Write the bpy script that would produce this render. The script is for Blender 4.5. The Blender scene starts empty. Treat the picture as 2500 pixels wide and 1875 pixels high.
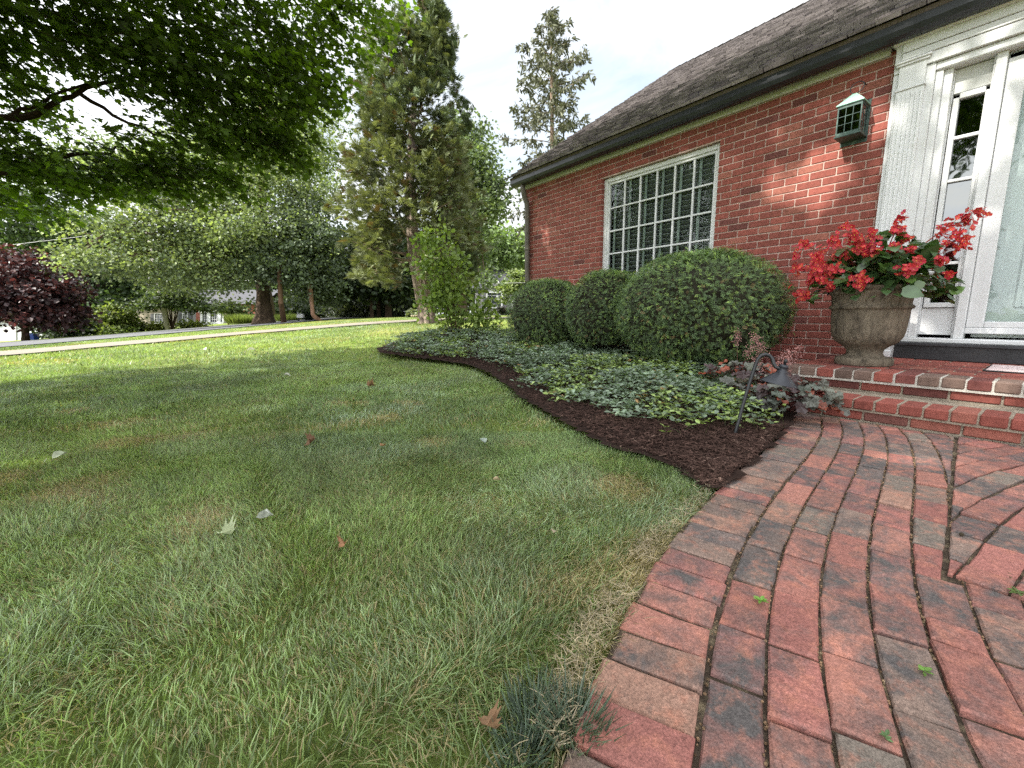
import bpy, math, random
import numpy as np
from mathutils import Matrix, Vector

random.seed(11)
RG = np.random.default_rng(11)
SC = bpy.context.scene
COL = SC.collection
PI = math.pi

# ------------------------------------------------------------------ camera
EYE = np.array([0.0, 0.0, 0.635])
FOC = 1041.56                       # focal length in pixels of the 2500 px wide photograph
YAW, PITCH, ROLL = math.radians(37.615), math.radians(9.257), math.radians(-0.370)
_h = np.array([math.sin(YAW), math.cos(YAW), 0.0])
FWD = _h * math.cos(PITCH) - np.array([0, 0, math.sin(PITCH)])
_r = np.array([math.cos(YAW), -math.sin(YAW), 0.0])
_u = np.cross(_r, FWD)
RIGHT = _r * math.cos(ROLL) + _u * math.sin(ROLL)
UP = -_r * math.sin(ROLL) + _u * math.cos(ROLL)


def at(px, py, d):
    """world point seen at photo pixel (px, py), d metres deep"""
    return EYE + d * (FWD + RIGHT * (px - 1250) / FOC - UP * (py - 937.5) / FOC)


cam = bpy.data.cameras.new('camera')
cam.sensor_width = 36.0
cam.lens = 36.0 * FOC / 2500.0
cam.clip_start = 0.02
cam.clip_end = 2000
co = bpy.data.objects.new('camera', cam)
COL.objects.link(co)
M = Matrix.Identity(4)
for i in range(3):
    M[i][0], M[i][1], M[i][2], M[i][3] = RIGHT[i], UP[i], -FWD[i], EYE[i]
co.matrix_world = M
SC.camera = co


# ------------------------------------------------------------------ terrain
def terrain(x, y):
    x = np.asarray(x, float)
    y = np.asarray(y, float)
    s = math.cos(YAW) * x - math.sin(YAW) * y
    d = math.sin(YAW) * x + math.cos(YAW) * y
    pl = .216 + .0607 * np.maximum(s, -60) + .034 * np.minimum(d, 60)
    m, k = .60, .25
    pl = np.where(pl < m - k, pl, m - k + k * (1 - np.exp(-np.maximum(pl - (m - k), 0) / k)))
    w = np.clip((d - 3.) / 9., 0, 1)
    return w * w * (3 - 2 * w) * pl


def gz(x, y):
    return float(terrain(x, y))


# ------------------------------------------------------------------ mesh helpers
class Geo:
    """collects polygons with a material slot and a tint per face"""

    def __init__(self):
        self.v, self.l, self.c, self.m, self.t = [], [], [], [], []
        self.n = 0

    def add(self, verts, faces, tint=(1, 1, 1, 1), mat=0):
        verts = np.asarray(verts, float).reshape(-1, 3)
        faces = np.asarray(faces)
        if faces.size == 0:
            return
        k = len(faces)
        self.v.append(verts)
        self.l.append((faces + self.n).ravel())
        self.c.append(np.full(k, faces.shape[1]))
        self.m.append(np.full(k, mat) if np.isscalar(mat) else np.asarray(mat))
        t = np.asarray(tint, float)
        if t.shape[-1] == 3:
            t = np.concatenate([t, np.ones(t.shape[:-1] + (1,))], -1)
        self.t.append(np.broadcast_to(t, (k, 4)))
        self.n += len(verts)

    def poly(self, verts, tint=(1, 1, 1, 1), mat=0):
        self.add(verts, [list(range(len(verts)))], tint, mat)

    def box(self, lo, hi, tint=(1, 1, 1, 1), mat=0, bev=0.0, R=None, o=None):
        lo, hi = np.asarray(lo, float), np.asarray(hi, float)
        V, groups = bevbox(*(hi - lo), bev) if bev > 0 else (CUBE * ((hi - lo) / 2), [CUBEF])
        c = (lo + hi) / 2
        if R is not None:
            V = V @ np.asarray(R).T
            c = np.asarray(o, float) + np.asarray(R) @ c
        V = V + c
        for i, g in enumerate(groups):
            if i == 0:
                self.add(V, g, tint, mat)
            else:
                self.reuse(g, tint, mat, len(V))

    def reuse(self, faces, tint, mat, nv):
        """more faces on the vertices added last"""
        faces = np.asarray(faces)
        k = len(faces)
        self.l.append((faces + self.n - nv).ravel())
        self.c.append(np.full(k, faces.shape[1]))
        self.m.append(np.full(k, mat))
        t = np.asarray(tint, float)
        if t.shape[-1] == 3:
            t = np.append(t, 1)
        self.t.append(np.broadcast_to(t, (k, 4)))

    def scatter(self, V, faces, T, R, tint, mat=0):
        """copies of template V: (k,3); T (n,3), R (n,3,3) with scale, tint (n,3|4)"""
        n, k = len(T), len(V)
        if n == 0:
            return
        P = np.einsum('nij,kj->nki', R, V) + T[:, None, :]
        off = (np.arange(n) * k)[:, None, None]
        tint = np.asarray(tint, float)
        if tint.ndim == 1:
            tint = np.broadcast_to(tint, (n, len(tint)))
        groups = faces if isinstance(faces, list) else [faces]
        for i, f in enumerate(groups):
            F = (np.asarray(f)[None] + off).reshape(-1, np.asarray(f).shape[1])
            t = np.repeat(tint, len(f), 0)
            if i == 0:
                self.add(P.reshape(-1, 3), F, t, mat)
            else:
                kk = len(F)
                self.l.append((F + self.n - n * k).ravel())
                self.c.append(np.full(kk, F.shape[1]))
                self.m.append(np.full(kk, mat))
                if t.shape[1] == 3:
                    t = np.concatenate([t, np.ones((kk, 1))], 1)
                self.t.append(t)

    def tube(self, pts, rad, sides=6, tint=(1, 1, 1, 1), mat=0, cap=True, jit=0.0):
        pts = np.asarray(pts, float)
        n = len(pts)
        rad = np.broadcast_to(np.asarray(rad, float), (n,))
        d = np.gradient(pts, axis=0)
        d /= np.linalg.norm(d, axis=1)[:, None] + 1e-9
        ref = np.array([0, 0, 1.0]) if abs(d[0][2]) < .9 else np.array([1.0, 0, 0])
        a = np.cross(d[0], ref)
        a /= np.linalg.norm(a)
        rings = []
        for i in range(n):
            a = a - d[i] * (a @ d[i])
            a /= np.linalg.norm(a) + 1e-9
            b = np.cross(d[i], a)
            th = np.arange(sides) * 2 * PI / sides
            rr = rad[i] * (1 + (RG.uniform(-jit, jit, sides) if jit else 0))
            rings.append(pts[i] + (np.cos(th) * rr)[:, None] * a + (np.sin(th) * rr)[:, None] * b)
        V = np.concatenate(rings)
        i = np.arange(n - 1)[:, None] * sides
        j = np.arange(sides)[None]
        jn = (j + 1) % sides
        F = np.stack([i + j, i + jn, i + sides + jn, i + sides + j], -1).reshape(-1, 4)
        self.add(V, F, tint, mat)
        if cap:
            self.reuse([list(range((n - 1) * sides, n * sides))], tint, mat, len(V))
            self.reuse([list(range(sides - 1, -1, -1))], tint, mat, len(V))

    def lathe(self, prof, c, seg=32, tint=(1, 1, 1, 1), mat=0, axis=None):
        prof = np.asarray(prof, float)
        th = np.arange(seg) * 2 * PI / seg
        V = np.stack([prof[:, None, 0] * np.cos(th), prof[:, None, 0] * np.sin(th),
                      np.broadcast_to(prof[:, None, 1], (len(prof), seg))], -1).reshape(-1, 3)
        if axis is not None:
            V = V @ np.asarray(axis).T
        V = V + np.asarray(c, float)
        i = np.arange(len(prof) - 1)[:, None] * seg
        j = np.arange(seg)[None]
        jn = (j + 1) % seg
        F = np.stack([i + j, i + jn, i + seg + jn, i + seg + j], -1).reshape(-1, 4)
        self.add(V, F, tint, mat)

    def prism(self, poly, z0, z1, bev=0.003, tint=(1, 1, 1, 1), mat=0, dz=None):
        """upright prism of a convex polygon (k,2) with a bevelled top"""
        p = np.asarray(poly, float)
        k = len(p)
        c = p.mean(0)
        e = p - c
        L = np.linalg.norm(e, axis=1)[:, None]
        q = c + e * (1 - bev * 1.4 / np.maximum(L, .01))
        zt = np.full(k, z1) if dz is None else z1 + dz
        V = np.concatenate([np.c_[p, np.full(k, z0)], np.c_[p, zt - bev], np.c_[q, zt]])
        j = np.arange(k)
        jn = (j + 1) % k
        F = np.concatenate([np.stack([j, jn, k + jn, k + j], -1), np.stack([k + j, k + jn, 2 * k + jn, 2 * k + j], -1)])
        self.add(V, F, tint, mat)
        self.reuse([list(range(2 * k, 3 * k))], tint, mat, 3 * k)

    def build(self, name, mats, parent=None, loc=(0, 0, 0), smooth=False):
        V = np.concatenate(self.v)
        base = np.array(parent['_base'][:], float) if parent is not None else np.array(loc, float)
        V = V - base
        L = np.concatenate(self.l).astype(np.int32)
        c = np.concatenate(self.c).astype(np.int32)
        me = bpy.data.meshes.new(name)
        me.vertices.add(len(V))
        me.vertices.foreach_set('co', V.astype(np.float32).ravel())
        me.loops.add(len(L))
        me.loops.foreach_set('vertex_index', L)
        me.polygons.add(len(c))
        st = np.concatenate([[0], np.cumsum(c)[:-1]]).astype(np.int32)
        me.polygons.foreach_set('loop_start', st)
        me.polygons.foreach_set('loop_total', c)
        me.polygons.foreach_set('material_index', np.concatenate(self.m).astype(np.int32))
        me.polygons.foreach_set('use_smooth', np.full(len(c), bool(smooth)))
        at_ = me.attributes.new('tint', 'FLOAT_COLOR', 'FACE')
        at_.data.foreach_set('color', np.concatenate(self.t).astype(np.float32).ravel())
        for m in (mats if isinstance(mats, (list, tuple)) else [mats]):
            me.materials.append(m)
        me.update(calc_edges=True)
        o = bpy.data.objects.new(name, me)
        COL.objects.link(o)
        if parent is not None:
            o.parent = parent
        else:
            o.location = loc
        o['_base'] = [float(x) for x in base]
        return o


CUBE = np.array([[-1, -1, -1], [1, -1, -1], [1, 1, -1], [-1, 1, -1], [-1, -1, 1], [1, -1, 1], [1, 1, 1], [-1, 1, 1]], float)
CUBEF = np.array([[0, 3, 2, 1], [4, 5, 6, 7], [0, 1, 5, 4], [1, 2, 6, 5], [2, 3, 7, 6], [3, 0, 4, 7]])


def _bevbox_topology():
    idx, n = {}, 0
    sg = [(a, b, c) for a in (-1, 1) for b in (-1, 1) for c in (-1, 1)]
    info = []
    for s in sg:
        for ax in range(3):
            idx[(s, ax)] = n
            info.append((s, ax))
            n += 1
    q, t = [], []
    for ax in range(3):
        b, c = (ax + 1) % 3, (ax + 2) % 3
        for d in (-1, 1):
            f = []
            for (sb, sc) in ((-1, -1), (1, -1), (1, 1), (-1, 1)):
                s = [0, 0, 0]
                s[ax], s[b], s[c] = d, sb, sc
                f.append(idx[(tuple(s), ax)])
            q.append(f if d > 0 else f[::-1])
        for sb in (-1, 1):
            for sc in (-1, 1):
                f = []
                for d, a2 in ((-1, b), (1, b), (1, c), (-1, c)):
                    s = [0, 0, 0]
                    s[ax], s[b], s[c] = d, sb, sc
                    f.append(idx[(tuple(s), a2)])
                q.append(f if sb * sc > 0 else f[::-1])
    for s in sg:
        f = [idx[(s, 0)], idx[(s, 1)], idx[(s, 2)]]
        t.append(f if s[0] * s[1] * s[2] > 0 else f[::-1])
    return info, np.array(q), np.array(t)


_BI, _BQ, _BT = _bevbox_topology()


def bevbox(lx, ly, lz, b):
    h = np.array([lx, ly, lz]) / 2
    b = min(b, h.min() * .9)
    V = np.array([[s[i] * (h[i] - (0 if i == ax else b)) for i in range(3)] for s, ax in _BI])
    return V, [_BQ, _BT]


def thing(name, label, cat, loc=(0, 0, 0), group=None):
    o = bpy.data.objects.new(name, None)
    o.empty_display_size = .1
    COL.objects.link(o)
    o.location = loc
    o['_base'] = [float(x) for x in loc]
    return tag(o, label, cat, group)


def tag(o, label, cat, group=None, kind=None):
    o['label'] = label
    o['category'] = cat
    if group:
        o['group'] = group
    if kind:
        o['kind'] = kind
    return o


def structure(o):
    o['kind'] = 'structure'
    return o


def norm(a):
    return a / (np.linalg.norm(a, axis=-1, keepdims=True) + 1e-9)


def frames(axis, up, scale):
    """(n,3,3) matrices: local y = axis (leaf length), z ~ up (leaf normal)"""
    y = norm(axis)
    x = norm(np.cross(y, up))
    z = np.cross(x, y)
    scale = np.asarray(scale, float)
    if scale.ndim == 1:
        scale = scale[:, None] * np.ones((1, 3))
    return np.stack([x * scale[:, :1], y * scale[:, 1:2], z * scale[:, 2:3]], -1)


def inpoly(x, y, poly):
    r = np.zeros(np.shape(x), bool)
    n = len(poly)
    j = n - 1
    for i in range(n):
        xi, yi = poly[i]
        xj, yj = poly[j]
        c = ((yi > y) != (yj > y)) & (x < (xj - xi) * (y - yi) / (yj - yi + 1e-12) + xi)
        r ^= c
        j = i
    return r


def vnoise(x, y, seed=0):
    """cheap smooth value noise, 0..1"""
    xi, yi = np.floor(x).astype(int), np.floor(y).astype(int)
    fx, fy = x - xi, y - yi
    fx, fy = fx * fx * (3 - 2 * fx), fy * fy * (3 - 2 * fy)

    def hsh(a, b):
        v = np.sin(a * 127.1 + b * 311.7 + seed * 74.7) * 43758.5453
        return v - np.floor(v)
    return (hsh(xi, yi) * (1 - fx) + hsh(xi + 1, yi) * fx) * (1 - fy) + (hsh(xi, yi + 1) * (1 - fx) + hsh(xi + 1, yi + 1) * fx) * fy


# ------------------------------------------------------------------ materials
def newmat(name):
    m = bpy.data.materials.new(name)
    m.use_nodes = True
    nt = m.node_tree
    nt.nodes.clear()
    out = nt.nodes.new('ShaderNodeOutputMaterial')
    return m, nt, out


def N(nt, typ, **kw):
    n = nt.nodes.new(typ)
    for k, v in kw.items():
        if k in n.inputs:
            n.inputs[k].default_value = v
        else:
            setattr(n, k, v)
    return n


def mixc(nt, a, b, f, mode='MIX'):
    n = nt.nodes.new('ShaderNodeMix')
    n.data_type = 'RGBA'
    n.blend_type = mode
    for sock, val in ((n.inputs[6], a), (n.inputs[7], b), (n.inputs[0], f)):
        if hasattr(val, 'is_output'):
            nt.links.new(val, sock)
        else:
            sock.default_value = val if not isinstance(val, tuple) or len(val) == 4 else (*val, 1)
    return n.outputs[2]


def noise(nt, scale, detail=4, rough=.6, vec=None, dist=0.0):
    n = N(nt, 'ShaderNodeTexNoise', Scale=scale, Detail=detail, Roughness=rough, Distortion=dist)
    if vec is None:
        tc = nt.nodes.get('tc') or N(nt, 'ShaderNodeTexCoord', name='tc')
        vec = tc.outputs['Object']
    nt.links.new(vec, n.inputs['Vector'])
    return n.outputs['Fac']


def ramp(nt, fac, lo, hi):
    n = N(nt, 'ShaderNodeMapRange')
    n.inputs['From Min'].default_value = lo
    n.inputs['From Max'].default_value = hi
    nt.links.new(fac, n.inputs['Value'])
    return n.outputs['Result']


def stretched(nt, sx, sy, sz, rot=(0, 0, 0)):
    tc = nt.nodes.get('tc') or N(nt, 'ShaderNodeTexCoord', name='tc')
    mp = N(nt, 'ShaderNodeMapping')
    mp.inputs['Scale'].default_value = (sx, sy, sz)
    mp.inputs['Rotation'].default_value = rot
    nt.links.new(tc.outputs['Object'], mp.inputs['Vector'])
    return mp.outputs['Vector']


def tinted(nt):
    a = N(nt, 'ShaderNodeAttribute', attribute_name='tint')
    return a


def surf(name, col=(1, 1, 1), rough=.7, var=.25, vscale=6, bump=0.0, bscale=40, spec=.4, metal=0.0, dirt=None, dscale=3,
         dlo=.5, dhi=.75, coat=0.0, vec=None):
    """base colour * face tint, broken up by noise, optional dirt patches and bump"""
    m, nt, out = newmat(name)
    b = N(nt, 'ShaderNodeBsdfPrincipled', Roughness=rough, Metallic=metal)
    b.inputs['Specular IOR Level'].default_value = spec
    if coat:
        b.inputs['Coat Weight'].default_value = coat
    t = tinted(nt)
    v = stretched(nt, *vec) if vec else None
    c = mixc(nt, t.outputs['Color'], (*col, 1), 1.0, 'MULTIPLY')
    nf = noise(nt, vscale, 5, .65, v)
    lo = tuple(x * (1 - var) for x in (1, 1, 1))
    hi = tuple(x * (1 + var) for x in (1, 1, 1))
    shade = mixc(nt, (*lo, 1), (*hi, 1), ramp(nt, nf, .3, .7))
    c = mixc(nt, c, shade, 1.0, 'MULTIPLY')
    if dirt is not None:
        df = noise(nt, dscale, 6, .7, v)
        c = mixc(nt, c, (*dirt, 1), ramp(nt, df, dlo, dhi))
    nt.links.new(c, b.inputs['Base Color'])
    if bump:
        bn = N(nt, 'ShaderNodeBump', Strength=min(1, bump), Distance=.01 * max(1, bump))
        nt.links.new(noise(nt, bscale, 6, .7, v), bn.inputs['Height'])
        nt.links.new(bn.outputs['Normal'], b.inputs['Normal'])
    nt.links.new(b.outputs[0], out.inputs[0])
    return m


def leafmat(name, rough=.5, spec=.35, trans=.35, tcol=(1.3, 1.5, .5), var=.25, vscale=3.0):
    """foliage: face tint, glossy side plus light let through the blade"""
    m, nt, out = newmat(name)
    b = N(nt, 'ShaderNodeBsdfPrincipled', Roughness=rough)
    b.inputs['Specular IOR Level'].default_value = spec
    t = tinted(nt)
    nf = noise(nt, vscale, 3, .6)
    shade = mixc(nt, (1 - var, 1 - var, 1 - var, 1), (1 + var, 1 + var, 1 + var, 1), ramp(nt, nf, .3, .7))
    c = mixc(nt, t.outputs['Color'], shade, 1.0, 'MULTIPLY')
    nt.links.new(c, b.inputs['Base Color'])
    tr = N(nt, 'ShaderNodeBsdfTranslucent')
    nt.links.new(mixc(nt, c, (*tcol, 1), 1.0, 'MULTIPLY'), tr.inputs['Color'])
    mx = N(nt, 'ShaderNodeMixShader')
    mx.inputs[0].default_value = trans
    nt.links.new(b.outputs[0], mx.inputs[1])
    nt.links.new(tr.outputs[0], mx.inputs[2])
    nt.links.new(mx.outputs[0], out.inputs[0])
    return m


def glassmat(name, col=(.02, .025, .025), rough=.03, alpha=.35):
    """window pane: mirror-like at a slant, otherwise mostly see-through"""
    m, nt, out = newmat(name)
    g = N(nt, 'ShaderNodeBsdfGlossy', Roughness=rough)
    g.inputs['Color'].default_value = (.9, .93, .93, 1)
    tr = N(nt, 'ShaderNodeBsdfTransparent')
    tr.inputs['Color'].default_value = (*col, 1)
    fr = N(nt, 'ShaderNodeFresnel', IOR=1.38)
    bn = N(nt, 'ShaderNodeBump', Strength=.08, Distance=.02)
    nt.links.new(noise(nt, 5, 2), bn.inputs['Height'])
    nt.links.new(bn.outputs['Normal'], g.inputs['Normal'])
    mr = N(nt, 'ShaderNodeMapRange')
    mr.inputs['To Min'].default_value = alpha
    mr.inputs['To Max'].default_value = 1.0
    nt.links.new(fr.outputs[0], mr.inputs['Value'])
    mx = N(nt, 'ShaderNodeMixShader')
    nt.links.new(mr.outputs[0], mx.inputs[0])
    nt.links.new(tr.outputs[0], mx.inputs[1])
    nt.links.new(g.outputs[0], mx.inputs[2])
    nt.links.new(mx.outputs[0], out.inputs[0])
    return m


MBRICK = surf('house_brick', rough=.85, var=.22, vscale=30, bump=.5, bscale=220, spec=.25, dirt=(.10, .045, .04), dscale=14, dlo=.58, dhi=.95)
MMORTAR = surf('mortar', (.45, .33, .285), rough=.95, var=.15, vscale=18, bump=.6, bscale=160, spec=.1)
MWHITE = surf('white_paint', (.61, .615, .62), rough=.5, var=.05, vscale=3, bump=.05, bscale=18, dirt=(.40, .385, .345), dscale=2.2, dlo=.56, dhi=.95)
MCREAM = surf('cream_paint', (.50, .50, .475), rough=.6, var=.1, vscale=4, bump=.1, bscale=30, dirt=(.36, .34, .29), dscale=2.5, dlo=.6, dhi=1.0)
MDARK = surf('dark_gutter_metal', (.022, .024, .030), rough=.38, var=.25, vscale=5, spec=.5, bump=.06, bscale=12)
MRIM = surf('bare_metal_edge', (.55, .56, .58), rough=.35, var=.2, metal=.4)
MPIPE = surf('weathered_copper_pipe', (.10, .085, .07), rough=.5, var=.25, vscale=6, dirt=(.16, .14, .10), dscale=9)
MSHAKE = surf('wood_shakes', rough=.95, var=.3, vscale=9, bump=.5, bscale=30, spec=.15, vec=(1, 14, 1))
MGLASS = glassmat('window_glass', (.9, .95, .95), alpha=.02)
MDGLASS = glassmat('dark_glass', (.12, .13, .13), alpha=.16)
MSLAT = surf('blind_slats', (.27, .29, .28), rough=.5, var=.06)
MROOM = surf('dark_room', (.02, .02, .02), rough=.9)
MDOOR = surf('door_paint', (.60, .645, .625), rough=.5, var=.04, bump=.05)
MBLACK = surf('black_painted_sill', (.020, .020, .022), rough=.55, var=.4, vscale=9, bump=.35, bscale=50, dirt=(.07, .065, .06), dscale=8, dlo=.6, dhi=.95)
MBARK = surf('bark', (.10, .075, .055), rough=.95, var=.4, vscale=5, bump=1.0, bscale=14, vec=(1, 1, .2), spec=.1)


def pathbrick():
    m, nt, out = newmat('clay_paver')
    b = N(nt, 'ShaderNodeBsdfPrincipled', Roughness=.85)
    b.inputs['Specular IOR Level'].default_value = .25
    t = tinted(nt)
    c = t.outputs['Color']
    # flashed dark patches, heavier on some pavers (tint alpha), pale scuffs, fine pits
    big = noise(nt, 13, 6, .62, None, .5)
    amt = N(nt, 'ShaderNodeMath', operation='MULTIPLY_ADD')
    nt.links.new(t.outputs['Alpha'], amt.inputs[0])
    amt.inputs[1].default_value = .40
    amt.inputs[2].default_value = -.27
    add = N(nt, 'ShaderNodeMath', operation='ADD')
    nt.links.new(big, add.inputs[0])
    nt.links.new(amt.outputs[0], add.inputs[1])
    c = mixc(nt, c, (.108, .090, .082, 1), ramp(nt, add.outputs[0], .40, .68))
    c = mixc(nt, c, (.52, .20, .125, 1), ramp(nt, noise(nt, 21, 5, .7), .50, .88))
    c = mixc(nt, c, (.95, 1.03, 1.10, 1), 1.0, 'MULTIPLY')
    c = mixc(nt, c, mixc(nt, (.72, .72, .72, 1), (1.28, 1.28, 1.28, 1), ramp(nt, noise(nt, 70, 5, .8), .32, .68)), 1.0, 'MULTIPLY')
    g = noise(nt, 260, 3, .8)
    c = mixc(nt, c, mixc(nt, (.55, .55, .55, 1), (1.45, 1.42, 1.38, 1), ramp(nt, g, .3, .7)), 1.0, 'MULTIPLY')
    c = mixc(nt, c, (.40, .30, .26, 1), ramp(nt, noise(nt, 38, 6, .8), .60, 1.05))
    nt.links.new(c, b.inputs['Base Color'])
    bn = N(nt, 'ShaderNodeBump', Strength=.75, Distance=.005)
    h = mixc(nt, noise(nt, 120, 5, .75), noise(nt, 30, 4, .6), .5)
    nt.links.new(h, bn.inputs['Height'])
    nt.links.new(bn.outputs['Normal'], b.inputs['Normal'])
    nt.links.new(b.outputs[0], out.inputs[0])
    return m


MPAVER = pathbrick()

# ------------------------------------------------------------------ sky, sun
SUN_TO = norm(np.array([-1.0, .217, .89]))            # towards the sun (from the lantern's shadow)
SUN_EL = math.asin(SUN_TO[2])
SUN_AZ = math.atan2(SUN_TO[0], SUN_TO[1])             # clockwise from +Y
wd = bpy.data.worlds.new('World')
SC.world = wd
wd.use_nodes = True
nt = wd.node_tree
nt.nodes.clear()
wo = nt.nodes.new('ShaderNodeOutputWorld')
bg = nt.nodes.new('ShaderNodeBackground')
bg.inputs['Strength'].default_value = .10
sky = nt.nodes.new('ShaderNodeTexSky')
sky.sky_type = 'NISHITA'
sky.sun_disc = False
sky.sun_elevation = SUN_EL
sky.sun_rotation = SUN_AZ
sky.air_density, sky.dust_density = 1.0, 1.5
tc = N(nt, 'ShaderNodeTexCoord', name='tc')
gen = tc.outputs['Generated']
# thin high cloud: bright round the sun, a few blue gaps
mp = N(nt, 'ShaderNodeMapping')
mp.inputs['Scale'].default_value = (1.0, 1.0, 2.2)
mp.inputs['Location'].default_value = (.35, .1, 0)
nt.links.new(gen, mp.inputs['Vector'])
cf = noise(nt, 2.1, 7, .58, mp.outputs['Vector'], .6)
cov = ramp(nt, cf, .20, .47)
dt = N(nt, 'ShaderNodeVectorMath', operation='DOT_PRODUCT')
nt.links.new(gen, dt.inputs[0])
dt.inputs[1].default_value = tuple(SUN_TO)
glow = ramp(nt, dt.outputs['Value'], .15, 1.0)
pw = N(nt, 'ShaderNodeMath', operation='POWER')
nt.links.new(glow, pw.inputs[0])
pw.inputs[1].default_value = 1.3
CLOUD_LO, CLOUD_HI = 6.2, 22.0
bri = N(nt, 'ShaderNodeMapRange')
bri.inputs['To Min'].default_value = CLOUD_LO
bri.inputs['To Max'].default_value = CLOUD_HI
nt.links.new(pw.outputs[0], bri.inputs['Value'])
bri2 = N(nt, 'ShaderNodeMath', operation='MULTIPLY')
tex = N(nt, 'ShaderNodeMapRange')
tex.inputs['To Min'].default_value = .90
tex.inputs['To Max'].default_value = 1.10
nt.links.new(noise(nt, 3.3, 6, .6, mp.outputs['Vector'], .4), tex.inputs['Value'])
nt.links.new(bri.outputs[0], bri2.inputs[0])
nt.links.new(tex.outputs[0], bri2.inputs[1])
cc = N(nt, 'ShaderNodeVectorMath', operation='SCALE')
cc.inputs[0].default_value = (.955, .985, 1.02)
nt.links.new(bri2.outputs[0], cc.inputs['Scale'])
blue = N(nt, 'ShaderNodeVectorMath', operation='MULTIPLY')
nt.links.new(sky.outputs[0], blue.inputs[0])
blue.inputs[1].default_value = (2.1, 1.9, 1.6)
nt.links.new(mixc(nt, blue.outputs[0], cc.outputs[0], cov), bg.inputs['Color'])
nt.links.new(bg.outputs[0], wo.inputs[0])

sd = bpy.data.lights.new('sun', 'SUN')
sd.energy = 4.6
sd.angle = math.radians(.8)
sd.color = (1.0, .95, .86)
so = bpy.data.objects.new('sun', sd)
COL.objects.link(so)
so.rotation_euler = Vector(tuple(SUN_TO)).to_track_quat('Z', 'Y').to_euler()
so.location = (-20, 5, 20)
SC.view_settings.view_transform = 'Standard'
SC.view_settings.look = 'None'
SC.view_settings.exposure = 1.05
SC.view_settings.gamma = 1.0
SC.cycles.max_bounces = 7
SC.cycles.sample_clamp_indirect = 3.0
SC.cycles.transparent_max_bounces = 12
SC.cycles.use_denoising = False
SC.cycles.use_adaptive_sampling = False

# ------------------------------------------------------------------ outlines of lawn, bed and brick path
# joint between the border row and the field of the path, (x, y)
_px = np.array([-3.2, -2.0, -1.2, -.5, 0, .52, .79, 1.04, 1.41, 1.75, 2.24, 2.60, 2.90, 3.2])
_py = np.array([-2.15, -1.32, -.76, -.30, .0, .255, .366, .450, .530, .585, .655, .722, .80, .92])


def joint_y(x):
    # smooth interpolation of the surveyed joint
    t = np.linspace(-3.2, 3.2, 200)
    y = np.interp(t, _px, _py)
    k = np.ones(17) / 17
    yp = np.convolve(np.pad(y, 8, mode='reflect', reflect_type='odd'), k, 'valid')
    return np.interp(x, t, yp)


_t = np.linspace(-3.0, 3.2, 320)
JOINT = np.stack([_t, joint_y(_t)], 1)
_tan = norm(np.gradient(JOINT, axis=0))
JN = np.stack([-_tan[:, 1], _tan[:, 0]], 1)           # towards the lawn
EDGE = JOINT + JN * .165
PATH_POLY = [tuple(p) for p in EDGE[::6]] + [(3.2, 1.2), (3.2, -4), (-3, -4)]
BED_EDGE = [(1.46, .755), (1.50, .79), (1.56, .89), (1.59, 1.10), (1.59, 1.31), (1.68, 1.59), (1.78, 1.89), (1.95, 2.37), (2.20, 2.88),
            (2.43, 3.46), (2.56, 4.01), (2.52, 4.45), (2.41, 4.95), (2.27, 5.55), (2.22, 5.95)]
BED_POLY = BED_EDGE + [(2.32, 6.30), (2.7, 6.75), (3.3, 7.1), (4.1, 7.0), (4.9, 6.6), (4.9, 1.15), (3.13, 1.15)] + [(float(x), float(joint_y(x)) + .166) for x in np.linspace(3.1, 1.5, 14)]
VINCA_POLY = [(2.72, 1.0), (2.40, .90), (2.30, 1.04), (2.05, 1.18), (2.09, 1.36), (2.02, 1.52), (2.15, 1.77), (2.22, 1.93), (2.03, 2.04), (2.24, 2.27),
              (2.25, 2.66), (2.51, 3.01), (2.75, 3.65), (2.79, 4.30), (2.60, 4.7), (2.45, 5.2), (2.36, 5.7), (2.5, 6.2), (2.85, 6.7), (3.4, 6.95), (4.1, 6.8),
              (4.6, 6.2), (4.6, 2.4), (3.6, 1.6), (3.0, 1.15)]

# ------------------------------------------------------------------ ground sheet
MLAWN = None


def lawnmat():
    m, nt, out = newmat('lawn_turf')
    b = N(nt, 'ShaderNodeBsdfPrincipled', Roughness=.95)
    b.inputs['Specular IOR Level'].default_value = .1
    v = stretched(nt, 1, 1, 1)
    c = mixc(nt, (.14, .20, .050, 1), (.23, .29, .075, 1), ramp(nt, noise(nt, .55, 5, .6, v), .35, .65))
    c = mixc(nt, c, (.40, .34, .14, 1), ramp(nt, noise(nt, .35, 5, .65, v, .4), .55, .75))
    c = mixc(nt, c, (.055, .085, .022, 1), ramp(nt, noise(nt, 9, 5, .7, v), .5, .8))
    g = mixc(nt, (.7, .7, .7, 1), (1.35, 1.3, 1.2, 1), ramp(nt, noise(nt, 60, 4, .8, v), .3, .7))
    c = mixc(nt, c, g, 1.0, 'MULTIPLY')
    nt.links.new(c, b.inputs['Base Color'])
    bn = N(nt, 'ShaderNodeBump', Strength=.8, Distance=.03)
    nt.links.new(noise(nt, 45, 6, .8, v), bn.inputs['Height'])
    nt.links.new(bn.outputs['Normal'], b.inputs['Normal'])
    nt.links.new(b.outputs[0], out.inputs[0])
    return m


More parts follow.
